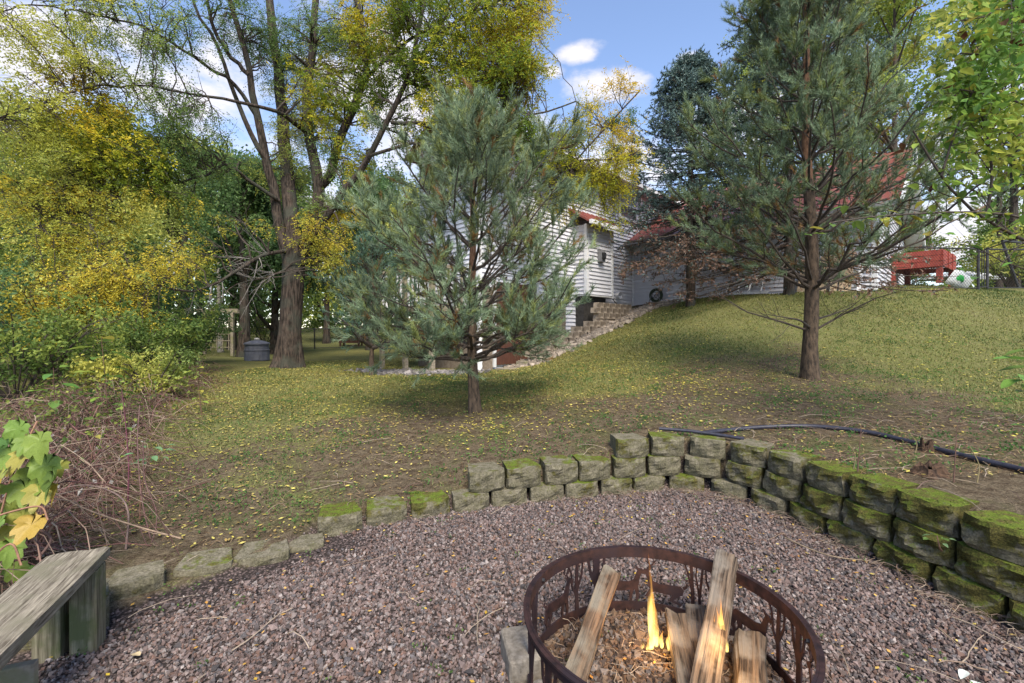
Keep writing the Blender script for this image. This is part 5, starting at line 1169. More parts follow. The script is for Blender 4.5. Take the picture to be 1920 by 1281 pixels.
# ------------------------------------------------------------ blue spruces before the wing
def spruce(label, x, y, ztop, zb, rb, seed, tint, nwh=22, nb=13):
    rs = np.random.RandomState(seed); z0 = G(x, y); root = thing('spruce_tree', label, 'tree', (x, y, z0)); O = np.array([x, y, z0])
    tp = np.array([[x, y, z0 - .2], [x, y, z0 + 1], [x, y, (z0 + ztop) / 2], [x, y, ztop]]); V, Q = tubes(tp, [.13, .11, .07, .01], 12); mk('trunk', V - O, Q, M_bark, root, smooth=True)
    Pm = []; Rm = []
    for k in range(nwh):
        f = k / (nwh - 1); za = zb + (ztop - zb - .15) * f; L0 = rb * (1 - f) ** .72 + .08
        for i in range(nb):
            a = rs.uniform(0, 6.28); L_ = L0 * rs.uniform(.7, 1.12); n = 7; t_ = np.linspace(0, 1, n); sag = -.62 * (1 - f) + .5 * f
            Pm.append(np.c_[x + L_ * t_ * np.cos(a), y + L_ * t_ * np.sin(a), za + rs.uniform(-.15, .15) + L_ * (sag * t_ + (.30) * t_ ** 2)]); Rm.append(np.linspace(.022, .005, n))
    Pm, Rm = np.array(Pm), np.array(Rm)
    S1, T1, _, _ = kids(Pm, Rm, 10, .15, 1.0, (40, 65), (.25, .6), up=-.35, rr=.6, n=4, flat=.75, curl=.2, rs=rs, rmax=.007)
    S2, T2, _, _ = kids(S1, T1, 2, .2, 1.0, (30, 55), (.14, .3), up=-.5, rr=.7, n=3, flat=.4, curl=.2, rs=rs, rmax=.005)
    bag = Bag(); V, Q = tubes(Pm, Rm, 4); bag.add(V, Q); V, Q = tubes(S1, T1, 3); bag.add(V, Q); bag.build('branches', M_twig, root, off=O)
    bag = Bag()
    for P, Rr, npn in ((S2, T2, 9), (S1, T1, 16), (Pm[:, 3:], Rm[:, 3:], 24)):
        ti = np.repeat(np.arange(len(P)), npn); t_ = rs.uniform(0, 1, len(ti)); p, tg, _ = at_t(P, Rr, ti, t_)
        rad = np.hypot(p[:, 0] - x, p[:, 1] - y); f = np.clip((p[:, 2] - zb + .8) / (ztop - zb), 0, 1); rl = rb * (1 - f) ** .72 + .1
        keep = (rad > rl * rs.uniform(.25, .75, len(ti))) | (p[:, 2] > zb + 3.0); keep &= ~((p[:, 2] < zb + .9) & (rs.rand(len(ti)) < .35)); p, tg, f = p[keep], tg[keep], f[keep]
        d = norm(tg * .6 + rs.randn(len(p), 3) * .6 + [0, 0, .15]); L_ = .065 * rs.uniform(.7, 1.3, len(p))[:, None]; s = norm(np.cross(d, rs.randn(len(p), 3))) * .015
        V = np.stack([p - s, p + s, p + d * L_], 1).reshape(-1, 3); c_ = np.array(tint) * rs.uniform(.7, 1.3, (len(p), 1))
        brn = (rs.rand(len(p)) < sstep(.42, .08, f) * .85)[:, None]; c_ = np.where(brn, np.array([[.16, .095, .065]]) * rs.uniform(.7, 1.3, (len(p), 1)), c_)
        bag.add(V, np.arange(len(p) * 3).reshape(-1, 3), np.repeat(c_, 3, axis=0))
    bag.build('needles', M_needle, root, off=O); return root
spruce('dark blue spruce with drooping brown lower boughs before the wing wall', 4.75, 12.1, 8.45, 3.45, 2.4, 51, (.10, .155, .14))
spruce('tallest spruce, rising directly behind the open pine', 6.7, 11.0, 10.6, 3.0, 2.9, 52, (.09, .14, .12), 24, 13)

# ------------------------------------------------------------ broadleaf trees
def broadleaf(name, label, cat, loc_, h, cr, czf, chf, nleaf, ls, cols, seed, tr=.12, bark=None, limbs=12, base=.25, group=None, leanv=(0, 0), twig=True, fol=M_leaf, sparse=1.0):
    rs = np.random.RandomState(seed); bark = bark or M_bark; root = thing(name, label, cat, loc_, group)
    n = 12; t_ = np.linspace(0, 1, n); tp = np.c_[leanv[0] * t_ * h + .12 * tr * 8 * np.sin(3 * t_ + seed) * t_, leanv[1] * t_ * h + .1 * np.sin(2.3 * t_ + seed) * t_, -.15 + (h * .93 + .15) * t_]
    r_ = tr * (1 - t_) + .012; r_[0] *= 1.35; P0, R0 = tp[None], r_[None]
    L1, r1, _, tt = kids(P0, R0, limbs, base, .95, (30, 62), (cr * .6, cr * 1.15), up=.35, rr=.62, n=8, curl=.45, rs=rs, rmax=tr * .5)
    L2, r2, _, _ = kids(L1, r1, 6, .25, 1, (28, 60), (cr * .22, cr * .5), up=.15, rr=.6, n=5, curl=.5, rs=rs, rmax=.03)
    L3, r3, _, _ = kids(L2, r2, 4, .3, 1, (25, 60), (cr * .12, cr * .26), up=0, rr=.6, n=4, curl=.5, rs=rs, rmax=.012)
    V, Q = tubes(P0, R0, 12); mk('trunk', V, Q, bark, root, smooth=True); V, Q = tubes(L1, r1, 6); mk('boughs', V, Q, bark, root, smooth=True)['kind'] = 'stuff'
    if twig: bag = Bag(); V, Q = tubes(L2, r2, 3); bag.add(V, Q); bag.build('branches', bark if bark is not M_birch else M_twig, root)['kind'] = 'stuff'
    k = max(1, int(nleaf / len(L3))); ti = np.repeat(np.arange(len(L3)), k); ts = rs.uniform(.1, 1, len(ti)); p, tg, _ = at_t(L3, r3, ti, ts); p = p + rs.randn(len(ti), 3) * ls * 1.3
    d = norm(tg * .4 + rs.randn(len(ti), 3) * .7 + [0, 0, -.35]); bag = Bag(); leafq(p, d, ls * rs.uniform(.7, 1.3, len(ti)), ls * .62 * rs.uniform(.8, 1.2, len(ti)), pal(p, cols, 1.6 / max(.5, cr * .5), seed, .3), bag)
    bag.build('foliage', fol, root); return root
DG = [(.065, .125, .05), (.10, .175, .06), (.16, .25, .08)]
MG = [(.09, .15, .04), (.15, .22, .05), (.25, .30, .06)]
YG = [(.17, .24, .07), (.29, .35, .09), (.43, .46, .11), (.56, .54, .12)]
protoT = []
specs = [('dark green maple standing beyond the back fence', -6.4, 20.5, 7.5, 2.9, DG, 61, .16), ('yellow-green woodland tree behind the shrubs at the left edge', -15.5, 16.0, 8.2, 3.0, YG, 62, .15), ('mid green woodland tree behind the lattice arbor', -12.0, 19.5, 9.0, 3.0, MG, 63, .17), ('olive woodland tree with forked trunk left of the arbor', -19, 22, 9.5, 3.4, [MG[0], MG[2], YG[1], YG[2]], 64, .2)]
for lb, x_, y_, h_, cr_, cl_, sd__, tr__ in specs:
    protoT.append(broadleaf('woodland_tree', lb, 'tree', (x_, y_, G(x_, y_)), h_, cr_, .6, .4, 11000, .13, cl_, sd__, tr__, group='trees in the wood beyond the yard', base=.16, limbs=16))
more = [(1, -12.0, 13.0, 7.0), (3, -15.5, 21.5, 10.5), (1, -21, 20, 9.5), (2, -23.5, 24, 10.5), (0, -9.3, 17.8, 7.0), (1, -18.5, 27, 11.5), (2, -15, 30, 12), (3, -25, 31, 12.5), (0, -10.5, 33, 11.5), (2, -5.5, 36, 11), (1, -1, 38, 11), (3, -30, 26, 11), (0, -20, 36, 13), (1, -12, 40, 12.5), (2, -33, 36, 13), (0, -16.5, 12, 6), (1, -18, 15.5, 7.5), (3, -22, 17, 8.2), (0, -2.8, 21.5, 7.2), (2, -10.8, 26.5, 9.5), (1, -7.5, 30, 10), (0, -28, 19, 8.5), (3, 3, 34, 10), (2, 10, 36, 11)]
desc = ['dark-leaved woodland tree', 'yellowing woodland tree', 'mid green woodland tree', 'olive woodland tree']
where = ['close behind the shrubs near the arbor', 'rising above the arbor', 'at the far left above the shrubs', 'far left behind the olive tree', 'just right of the arbor by the fence', 'deep in the wood at left', 'deep in the wood behind the arbor', 'far back near the left border', 'behind the fence deep beyond the bin', 'beyond the green lawn', 'beyond the lawn behind the deck', 'outermost behind the left canopy', 'farthest back in the left wood', 'farthest behind the arbor', 'farthest at the left border', 'low at the left behind the brambles', 'behind the hanging yellow boughs', 'behind the low yellow boughs, farther left', 'near the back fence beside the deck', 'beyond the back fence left of the trunk', 'over the lawn left of the trunk', 'at the left behind the low green tree', 'far behind the house', 'far behind the wing roof']
for (k, x_, y_, h_), wh in zip(more, where):
    o = protoT[k]; s_ = h_ / [7.5, 8.2, 9.0, 9.5][k]; copy_thing(o, (x_, y_, G(x_, y_) - .1), R.uniform(0, 6.28), (s_ * R.uniform(.95, 1.15), s_ * R.uniform(.95, 1.15), s_), desc[k] + ' ' + wh)
# trunks one can tell apart behind the bin
broadleaf('shade_tree', 'dark-trunked tree just behind the compost bin with low dark green boughs', 'tree', (-9.2, 15.6, G(-9.2, 15.6)), 6.5, 2.4, .6, .4, 13000, .12, DG, 71, .2, base=.30)
broadleaf('shade_tree', 'thin crooked tree leaning beside the chain link fence', 'tree', (-8.6, 17.6, G(-8.6, 17.6)), 5.5, 2.0, .6, .4, 8000, .12, DG, 72, .10, base=.35, leanv=(.06, 0))
broadleaf('birch_tree', 'pale-barked leaning birch in the wood above the yellow boughs', 'tree', (-12.6, 14.8, G(-12.6, 14.8)), 8, 1.6, .6, .4, 5000, .09, YG, 73, .075, M_birch, base=.45, leanv=(-.10, 0))
broadleaf('birch_tree', 'second pale trunk right of the leaning birch', 'tree', (-11.2, 17.5, G(-11.2, 17.5)), 8, 1.5, .6, .4, 5000, .09, MG, 74, .08, M_birch, base=.45, leanv=(-.02, 0))
# right side
birch0 = broadleaf('birch_tree', 'tall airy birch with small pale green leaves above the fence', 'tree', (12.6, 15.0, G(12.6, 15)), 12.5, 3.4, .6, .4, 24000, .105, [(.15, .24, .05), (.26, .34, .07), (.42, .43, .08)], 75, .11, M_twig, base=.22, limbs=26, twig=False)
broadleaf('birch_tree', 'second airy pale green tree at the right border beyond the fence', 'tree', (17.2, 15.6, G(17.2, 15.6)), 12, 3.2, .6, .4, 20000, .11, [(.14, .22, .05), (.24, .31, .06), (.38, .38, .07)], 76, .13, M_bark, base=.2, limbs=24, twig=False)
broadleaf('birch_tree', 'pale green top rising behind the main house roof', 'tree', (6.0, 24.5, 2), 12.5, 1.6, .6, .4, 9000, .08, [(.08, .15, .02), (.14, .20, .03)], 79, .12, M_birch, base=.45, limbs=18)
for (x_, y_, sc_f, rz_, lb) in ((14.6, 18.0, .95, 1.0, 'airy pale green birch standing between the other two, farther back'), (10.9, 19.5, .9, 2.5, 'airy birch crown showing behind the wing gable'), (19.8, 18.5, 1.0, 4.0, 'airy birch farthest back at the right border')): copy_thing(birch0, (x_, y_, G(x_, y_)), rz_, sc_f, lb)
for x_, y_, h_, lb in ((20, 24, 6, 'far green tree beyond the canopy tent'), (15.5, 28, 5.5, 'far yellow-green tree behind the red bed'), (26, 23, 7.5, 'far green tree at the right border'), (22, 31, 7, 'farthest green tree beyond the swing frame'), (12.0, 30, 5.5, 'far green tree showing left of the red bed')):
    o = protoT[1 if 'yellow' in lb else 2]; s_ = h_ / 8.6; copy_thing(o, (x_, y_, G(x_, y_) - .8), R.uniform(0, 6), (s_ * 1.3, s_ * 1.3, s_), lb)
pine('dark pine behind the red bed and the wing corner', 12.6, 17.0, [(2.2, 1.3), (4, 1.7), (6, 1.2), (8, .2)], 1, [(2.6, 0), (3.0, .1), (3.5, .2), (4.0, .35), (4.6, .5), (5.2, .6), (6, .8), (6.8, 1)], .1, .02, (.08, .14, .10), 47, nb=6, subs=7, nn=24, scaleL=2.8, shoots=4, nl=.09)
# ------------------------------------------------------------ far treeline, shrubs, brambles, ground cover
def leafmass(name, p, ls, cols, sc_, seed, m=M_leaf, flatd=0.35, bag=None, jit=.3):
    d = norm(R.randn(len(p), 3) + [0, 0, -flatd]); b_ = bag or Bag(); leafq(p, d, ls * R.uniform(.7, 1.3, len(p)), ls * .6 * R.uniform(.8, 1.2, len(p)), pal(p, cols, sc_, seed, jit), b_); return b_
n = 30000; a = np.radians(R.uniform(-66, 58, n)); rr = R.uniform(46, 60, n); x, y = rr * np.sin(a), rr * np.cos(a); zt = 4.5 + 2.5 * np.sin(a * 9) + 1.5 * np.sin(a * 23 + 1) + 1.0 * np.sin(a * 51); zt = np.where(a > 0, zt * .62, zt + 2.2)
z = T(x, y) + (R.rand(n) ** .8) * np.maximum(zt, 2) + R.randn(n) * .3; p = np.stack([x, y, z], -1)
o = leafmass('t', p, .62, [DG[1], MG[1], YG[1], YG[2]], .22, 5).build('distant_treeline', M_leaf); tag(o, 'distant wood reading as one green and yellow mass', kind='stuff')

def shrub(label, x, y, h, r_, cols, seed, ls=.06, n=5000, stems=16, name='shrub', arch=.3):
    rs = np.random.RandomState(seed); z0 = G(x, y); root = thing(name, label, 'shrub', (x, y, z0), 'shrubs along the left edge of the lawn')
    a = rs.uniform(0, 6.28, stems); P = []; t_ = np.linspace(0, 1, 7)
    for i in range(stems):
        rr_ = r_ * rs.uniform(.4, 1); hh = h * rs.uniform(.6, 1.05); P.append(np.c_[rr_ * np.cos(a[i]) * t_ ** 1.3, rr_ * np.sin(a[i]) * t_ ** 1.3, -.08 + hh * (t_ * (1 + arch) - arch * t_ ** 3) + .03 * rs.randn(7) * t_])
    P = np.array(P); Rr = np.linspace(.014, .004, 7)[None].repeat(stems, 0)
    A, B_, _, _ = kids(P, Rr, 7, .2, 1, (25, 65), (h * .2, h * .45), up=.1, rr=.6, n=5, curl=.5, rs=rs, rmax=.006); A2, B2, _, _ = kids(A, B_, 3, .3, 1, (25, 60), (h * .1, h * .22), n=4, curl=.5, rs=rs, rmax=.004)
    bag = Bag(); V, Q = tubes(P, Rr, 5); bag.add(V, Q); V, Q = tubes(A, B_, 3); bag.add(V, Q); bag.build('stems', M_twig, root)
    k = max(1, int(n / (len(A) + len(A2)))); bag = Bag()
    for PP, RR_ in ((A, B_), (A2, B2)):
        ti = np.repeat(np.arange(len(PP)), k); p, tg, _ = at_t(PP, RR_, ti, rs.uniform(.1, 1, len(ti))); p = p + rs.randn(len(p), 3) * ls * .8; d = norm(tg * .4 + rs.randn(len(p), 3) * .6 + [0, 0, -.1])
        leafq(p, d, ls * rs.uniform(.7, 1.3, len(p)), ls * .6 * rs.uniform(.8, 1.2, len(p)), pal(p, cols, 2.2, seed, .3), bag)
    bag.build('foliage', M_leaf, root); return root
S_ = [(-8.6, 11.9, 1.6, 1.2, DG, .07, 'dark green shrub just left of the compost bin'), (-7.0, 9.3, 1.3, 1.1, MG, .06, 'rounded green shrub where the lawn narrows'), (-8.6, 10.2, 2.3, 1.6, DG, .08, 'tall dark shrub behind the rounded green one'), (-10.4, 12.4, 2.4, 1.8, MG, .08, 'tall shrub in front of the arbor'),
      (-7.9, 7.9, 1.9, 1.5, YG, .06, 'yellowing shrub beneath the hanging locust boughs'), (-6.2, 7.4, 1.2, 1.0, MG, .055, 'low leafy shrub at the lawn edge below the yellow boughs'), (-9.8, 8.6, 2.3, 1.8, MG, .08, 'green shrub far left behind the yellowing one'), (-11.8, 10.2, 2.6, 2.0, YG, .09, 'tall yellowing shrub at the left border'),
      (-6.0, 5.5, 1.35, 1.2, MG, .055, 'bushy green shrub behind the brambles'), (-7.6, 5.8, 1.7, 1.4, DG, .06, 'darker shrub behind the brambles at the left border'), (-4.9, 6.2, .75, .8, YG, .045, 'small light green bush at the bend of the lawn'), (-9, 6.4, 1.9, 1.5, YG, .07, 'far left yellowing shrub under the drooping boughs'),
      (-13.6, 13.6, 2.8, 2.2, MG, .1, 'broad shrub deep at the left under the wood'), (-13.2, 17, 2.6, 2.3, DG, .1, 'dark thicket shrub left of the arbor'), (-11.4, 21, 2.4, 2.2, MG, .1, 'shrub behind the arbor'), (-17, 14, 3, 2.4, YG, .12, 'yellow-green shrub at the far left border'), (-17, 19, 3, 2.6, MG, .12, 'shrub far left beneath the olive tree'),
      (-15, 24.5, 3, 2.8, DG, .13, 'deep thicket shrub behind the arbor and the wood'), (-10.5, 28.5, 2.0, 2.4, MG, .13, 'bush beyond the back fence left of the planter'), (-3.8, 28, 2.2, 2.4, MG, .13, 'bush beyond the planter box'), (-22, 22, 3.2, 3, YG, .14, 'outermost shrub at the left border of the wood'), (-7.2, 27.6, 1.1, 1.6, [MG[1], YG[2]], .1, 'low weedy bush behind the planter box')]
for i, (x_, y_, h_, r_, c_, ls_, lb) in enumerate(S_): shrub(lb, x_, y_, h_, r_, c_, 100 + i, ls_, n=int(3000 if y_ > 12 else 5200))
shrub('bush behind the swing frame leg at the right border', 16.6, 15.2, 1.9, 1.6, YG, 131, .09, 4200); shrub('green bush behind the white canopy', 20.5, 18.6, 2.2, 2, MG, 132, .11, 4200); shrub('bush between the red bed and the gate', 14.9, 17.4, 1.7, 1.5, MG, 133, .09, 3600)

# bramble canes and dry stems along the left bank
BRB = np.array([(-2.45, 2.2), (-2.75, 2.9), (-3.4, 3.9), (-4.2, 5.2), (-5.1, 7.0), (-5.9, 8.6)])
def bankpts(n, depth):
    s_ = R.rand(n) ** 1.15 * (len(BRB) - 1); i = np.minimum(s_.astype(int), len(BRB) - 2); f = (s_ - i)[:, None]; q = BRB[i] * (1 - f) + BRB[i + 1] * f
    q = q + np.c_[-np.abs(R.randn(n)) * depth - .05, R.randn(n) * .25]; return q
def canes(n, depth, hmin, hmax, rmin, rmax, name, label, spread=.9):
    q = bankpts(n, depth); q[:, 0] += .12 * wob(np.c_[q, q[:, :1]], 2.0, 3); z = T(q[:, 0], q[:, 1]); a = R.uniform(0, 6.28, n); L_ = R.uniform(.3, 1.1, n) * spread; h = R.uniform(hmin, hmax, n); t_ = np.linspace(0, 1, 9)[None]
    X = q[:, :1] + (L_ * np.cos(a))[:, None] * t_; Y = q[:, 1:] + (L_ * np.sin(a))[:, None] * t_; Z = z[:, None] + h[:, None] * (4 * t_ * (1 - t_)) ** .8 * R.uniform(.5, 1, (n, 1)) + .02
    P = np.stack([X, Y, Z], -1) + R.randn(n, 9, 3) * .02; P[..., 2] = np.maximum(P[..., 2], T(P[..., 0], P[..., 1]) + .01)
    # keep the canes off the gravel and the bench
    ok = ~inside(P[:, -1, 0], P[:, -1, 1], PIT) & (P[:, :, 0].max(1) < -1.75) & (P[:, :, 1].min(1) > 1.15); P = P[ok]; n = len(P)
    Rr = R.uniform(rmin, rmax, n)[:, None] * np.linspace(1, .5, 9)[None]; V, Q = tubes(P, Rr, 3)
    cc = np.array([(.17, .08, .07), (.22, .15, .11), (.12, .06, .052), (.29, .22, .16), (.18, .11, .08)])[R.randint(0, 5, n)] * R.uniform(.7, 1.3, (n, 1))
    o = mk(name, V, Q, M_cane, None, np.repeat(cc, 27, axis=0)); tag(o, label, kind='stuff'); return P, Rr
CA, CB = canes(1900, .65, .02, .5, .0018, .0046, 'bramble_canes', 'tangle of dry reddish brown bramble canes on the left bank')
canes(1000, .5, .0, .10, .0015, .004, 'fallen_sticks', 'dead sticks and stalks lying at the foot of the brambles', .8)
p, tg, _ = at_t(CA, CB, R.randint(0, len(CA), 6000), R.rand(6000)); keep = (p[:, 1] > 2.9) | (p[:, 0] < -2.9); p = p[keep] + R.randn(keep.sum(), 3) * .03
p = p[R.rand(len(p)) < np.clip(.06 + .2 * (p[:, 1] - 3.0), .05, 1)]
bg_ = leafmass('t', p, .05, [MG[0], MG[1], MG[2], YG[2]], 2.5, 9)
q = bankpts(4600, .9); q = q[q[:, 1] > 4.0]; zz = T(q[:, 0], q[:, 1]) + np.abs(R.randn(len(q))) * .22; leafmass('t', np.c_[q, zz], .05, [MG[0], MG[1], MG[2]], 2.5, 10, bag=bg_)
tag(bg_.build('bramble_leaves', M_leaf), 'small green leaves scattered through the bramble tangle', kind='stuff')
# grey dead leaves caught in the canes
q = bankpts(420, .5); q = q[q[:, 1] < 4.2]; zz = T(q[:, 0], q[:, 1]) + R.rand(len(q)) * .25
tag(leafmass('t', np.c_[q, zz], .045, [(.22, .21, .19), (.38, .36, .33)], 2, 11).build('withered_leaves', M_litter), 'curled grey dead leaves hanging in the bramble canes', kind='stuff')

# ---- broad leaves as parts: shared meshes
def leaf_outline(kind):
    if kind == 'grape':
        rr_ = [(0, .12), (14, .50), (24, .55), (34, .72), (44, .60), (54, .82), (64, .86), (73, .72), (82, .92), (90, 1.0), (98, .92), (107, .72), (116, .86), (126, .82), (136, .60), (146, .72), (156, .55), (166, .50), (180, .12)]
        return [(-math.cos(math.radians(a)) * r_ * .74, math.sin(math.radians(a)) * r_) for a, r_ in rr_] + [(.22, -.12), (.05, .02), (-.05, .02), (-.22, -.12)]
    pts = [(0, 0), (.13, .10), (.235, .26), (.26, .42), (.22, .60), (.13, .79), (0, 1.0)]
    return pts + [(-x_, y_) for x_, y_ in pts[-2:0:-1]]
def leafmesh(kind, col, seed, m=M_bigleaf):
    rs = np.random.RandomState(seed); pts = leaf_outline(kind); nn_ = len(pts); cz = rs.uniform(-.25, -.05); V = []
    for x_, y_ in pts: V.append([x_ * rs.uniform(.93, 1.07), y_, abs(x_) * rs.uniform(.15, .4) + cz * y_ * y_ + rs.uniform(-.02, .02)])
    inner = [[x_ * .5, .5 * y_ + .12, abs(x_) * .12 + cz * (.5 * y_ + .1) ** 2 + rs.uniform(-.015, .015)] for x_, y_ in pts]; V += inner; V.append([0, .35, cz * .1])
    c0 = len(V) - 1; Q = [(i, (i + 1) % nn_, nn_ + (i + 1) % nn_, nn_ + i) for i in range(nn_)]; Tt = [(c0, nn_ + i, nn_ + (i + 1) % nn_) for i in range(nn_)]
    o = mk('leaf', V, [np.array(Q), np.array(Tt)], m, None, np.array(col) * np.ones((len(V), 3)), True); me = o.data; bpy.data.objects.remove(o); return me
GL = [leafmesh('grape', c_, 200 + i) for i, c_ in enumerate([(.14, .24, .045), (.19, .28, .055), (.32, .34, .07), (.10, .19, .045), (.42, .36, .06)])]
OL = [leafmesh('ovate', c_, 220 + i) for i, c_ in enumerate([(.11, .22, .05), (.15, .28, .055), (.23, .34, .06), (.09, .19, .04), (.38, .38, .065)])]
PL_ = [leafmesh('ovate', c_, 240 + i) for i, c_ in enumerate([(.13, .24, .11), (.16, .28, .13)])]
DL = [leafmesh('ovate', (.10, .05, .025), 250)]
def put_leaf(parent, me, p, s, rz, rx, ry=0.):
    o = bpy.data.objects.new('leaf', me); COL.objects.link(o); o.parent = parent; o.location = p; o.scale = (s, s, s); o.rotation_euler = (rx, ry, rz); return o
# grape vine at the left
gv = thing('grape_vine', 'grape vine with large yellowing lobed leaves hanging at the left border', 'vine', (-2.55, 1.95, .0)); GO = np.array([-2.55, 1.95, 0])
st_ = [[W(-60, 1120, 2.1), W(-10, 1000, 2.15), W(20, 900, 2.2), W(50, 830, 2.25), W(70, 790, 2.3)], [W(20, 900, 2.2), W(70, 890, 2.25), W(110, 880, 2.3)], [W(-40, 980, 2.0), W(20, 960, 2.05), W(75, 950, 2.1), W(90, 975, 2.1)], [W(-30, 1060, 2.0), W(20, 1020, 2.0), W(40, 1060, 2.0)], [W(-60, 860, 2.3), W(0, 830, 2.3), W(40, 800, 2.35)]]
bag = Bag()
for s_ in st_: P = crs(s_, 6); V, Q = tubes(P, [.0045] * len(P), 5); bag.add(V, Q, (.3, .16, .10))
bag.build('stem', M_cane, gv, off=GO)
gl = [(45, 788, 40), (20, 815, 44), (78, 808, 48), (60, 840, 42), (95, 850, 50), (30, 862, 50), (72, 875, 54), (105, 885, 46), (50, 895, 50), (12, 880, 42), (88, 905, 44), (28, 835, 44), (0, 850, 46), (118, 862, 34),
      (20, 935, 44), (45, 950, 46), (12, 965, 46), (75, 965, 44), (36, 978, 42), (0, 940, 40), (22, 1010, 40), (30, 1052, 34), (5, 1060, 34), (50, 1060, 26), (-10, 905, 44), (60, 815, 36), (0, 800, 38), (-12, 1010, 36), (110, 910, 34), (64, 856, 40)]
for i, (px, py, sp_) in enumerate(gl):
    Y = 2.2 + R.uniform(-.1, .1); c_ = W(px, py, Y) - GO; put_leaf(gv, GL[R.choice(5, p=[.36, .34, .14, .12, .04])], c_, sp_ * Y / F * 1.3, math.pi + R.uniform(-.8, .8), -R.uniform(.7, 1.35), R.uniform(-.3, .3))
# leafy weeds
def weed(label, base, top, bend, n_l, ls, meshes, whorl=False, name='tall_weed', pair=False, stemc=(.16, .09, .06)):
    b_, t_ = np.array(base, float), np.array(top, float); root = thing(name, label, 'weed', b_); P = crs([b_ * 0, (t_ - b_) * .4 + bend, t_ - b_], 6); V, Q = tubes(P, np.linspace(.006, .002, len(P)), 5); mk('stem', V, Q, M_cane, root, np.array(stemc))
    for i in range(n_l):
        f = .35 + .65 * (i / max(1, n_l - 1)) if not whorl else R.uniform(.82, 1); k = f * (len(P) - 1); j = min(int(k), len(P) - 2); p = P[j] * (1 - (k - j)) + P[j + 1] * (k - j)
        a = i * 2.4 + R.uniform(-.3, .3); p = p + np.array([math.cos(a), math.sin(a), 0]) * ls * (.35 if not whorl else R.uniform(.1, 1.5)); put_leaf(root, meshes[i % len(meshes)], p, ls * R.uniform(.75, 1.15), a - math.pi / 2, R.uniform(-.35, .25), R.uniform(-.2, .2))
    return root
weed('slender weed with a flat cluster of pale blue-green leaflets above bare stems', W(262, 985, 2.95), W(284, 836, 3.0), np.array([-.02, 0, 0]), 14, .062, PL_, True)
weed('broad-leaved sapling tallest among the shrubs below the yellow boughs', [W(205, 760, 4.6)[0], 4.6, G(W(205, 760, 4.6)[0], 4.6)], W(190, 632, 4.6), np.array([0, 0, .05]), 15, .20, OL)
weed('leafy sapling left of the tallest one', [W(95, 800, 4.3)[0], 4.3, G(W(95, 800, 4.3)[0], 4.3)], W(100, 690, 4.3), np.array([.03, 0, 0]), 12, .15, OL)
weed('light green weed at the edge of the lawn', [W(378, 742, 5.6)[0], 5.6, G(W(378, 742, 5.6)[0], 5.6)], W(368, 690, 5.6), np.array([0, 0, 0]), 14, .11, [OL[2], OL[4]])
weed('small light green weed growing from the brambles', W(172, 860, 3.3), W(178, 808, 3.3), np.array([0, 0, 0]), 9, .05, [OL[2], GL[2]], True)
weed('purple-stemmed weed rising through the bramble tangle', W(240, 940, 3.1), W(228, 728, 3.3), np.array([.02, 0, 0]), 10, .05, OL, stemc=(.13, .04, .06))
weed('tiny creeping ivy sprig on the mossy wall', [2.02, 2.14, .22], [1.98, 2.12, .30], np.array([-.02, -.02, 0]), 8, .032, [GL[3], PL_[0]], True, name='ivy_sprig')
# looping bare canes near the bench
for i, (pts, r_, lb) in enumerate([([W(282, 1010, 2.75), W(265, 930, 2.8), W(258, 830, 2.9), W(262, 760, 3.0)], .0045, 'upright bare brown cane nearest the bench'), ([W(236, 1030, 2.6), W(240, 960, 2.65), W(215, 925, 2.7), W(150, 910, 2.75), W(60, 935, 2.7)], .006, 'long cane arching low over the brush pile'),
                                ([W(268, 830, 2.9), W(272, 900, 2.85), W(294, 965, 2.75), W(280, 1024, 2.65), W(262, 990, 2.7)], .0035, 'hooked thin cane hanging by the weed'), ([W(340, 1010, 2.5), W(250, 985, 2.55), W(150, 950, 2.6), W(60, 900, 2.65), W(0, 880, 2.7)], .005, 'long pale cane lying across the bank towards the vine'),
                                ([W(70, 1050, 2.1), W(95, 1010, 2.15), W(60, 985, 2.2), W(40, 960, 2.25)], .007, 'thick curved cane beside the grape leaves')]):
    P = crs(pts, 7); c0 = P[0].copy(); V, Q = tubes(P - c0, np.linspace(r_, r_ * .6, len(P)), 6); o = mk('bramble_cane', V, Q, M_cane, None, np.array([(.15, .085, .075), (.20, .14, .12), (.13, .07, .065), (.28, .2, .14), (.17, .10, .08)][i]), True, loc=c0); tag(o, lb, 'cane', 'loose canes by the bench')

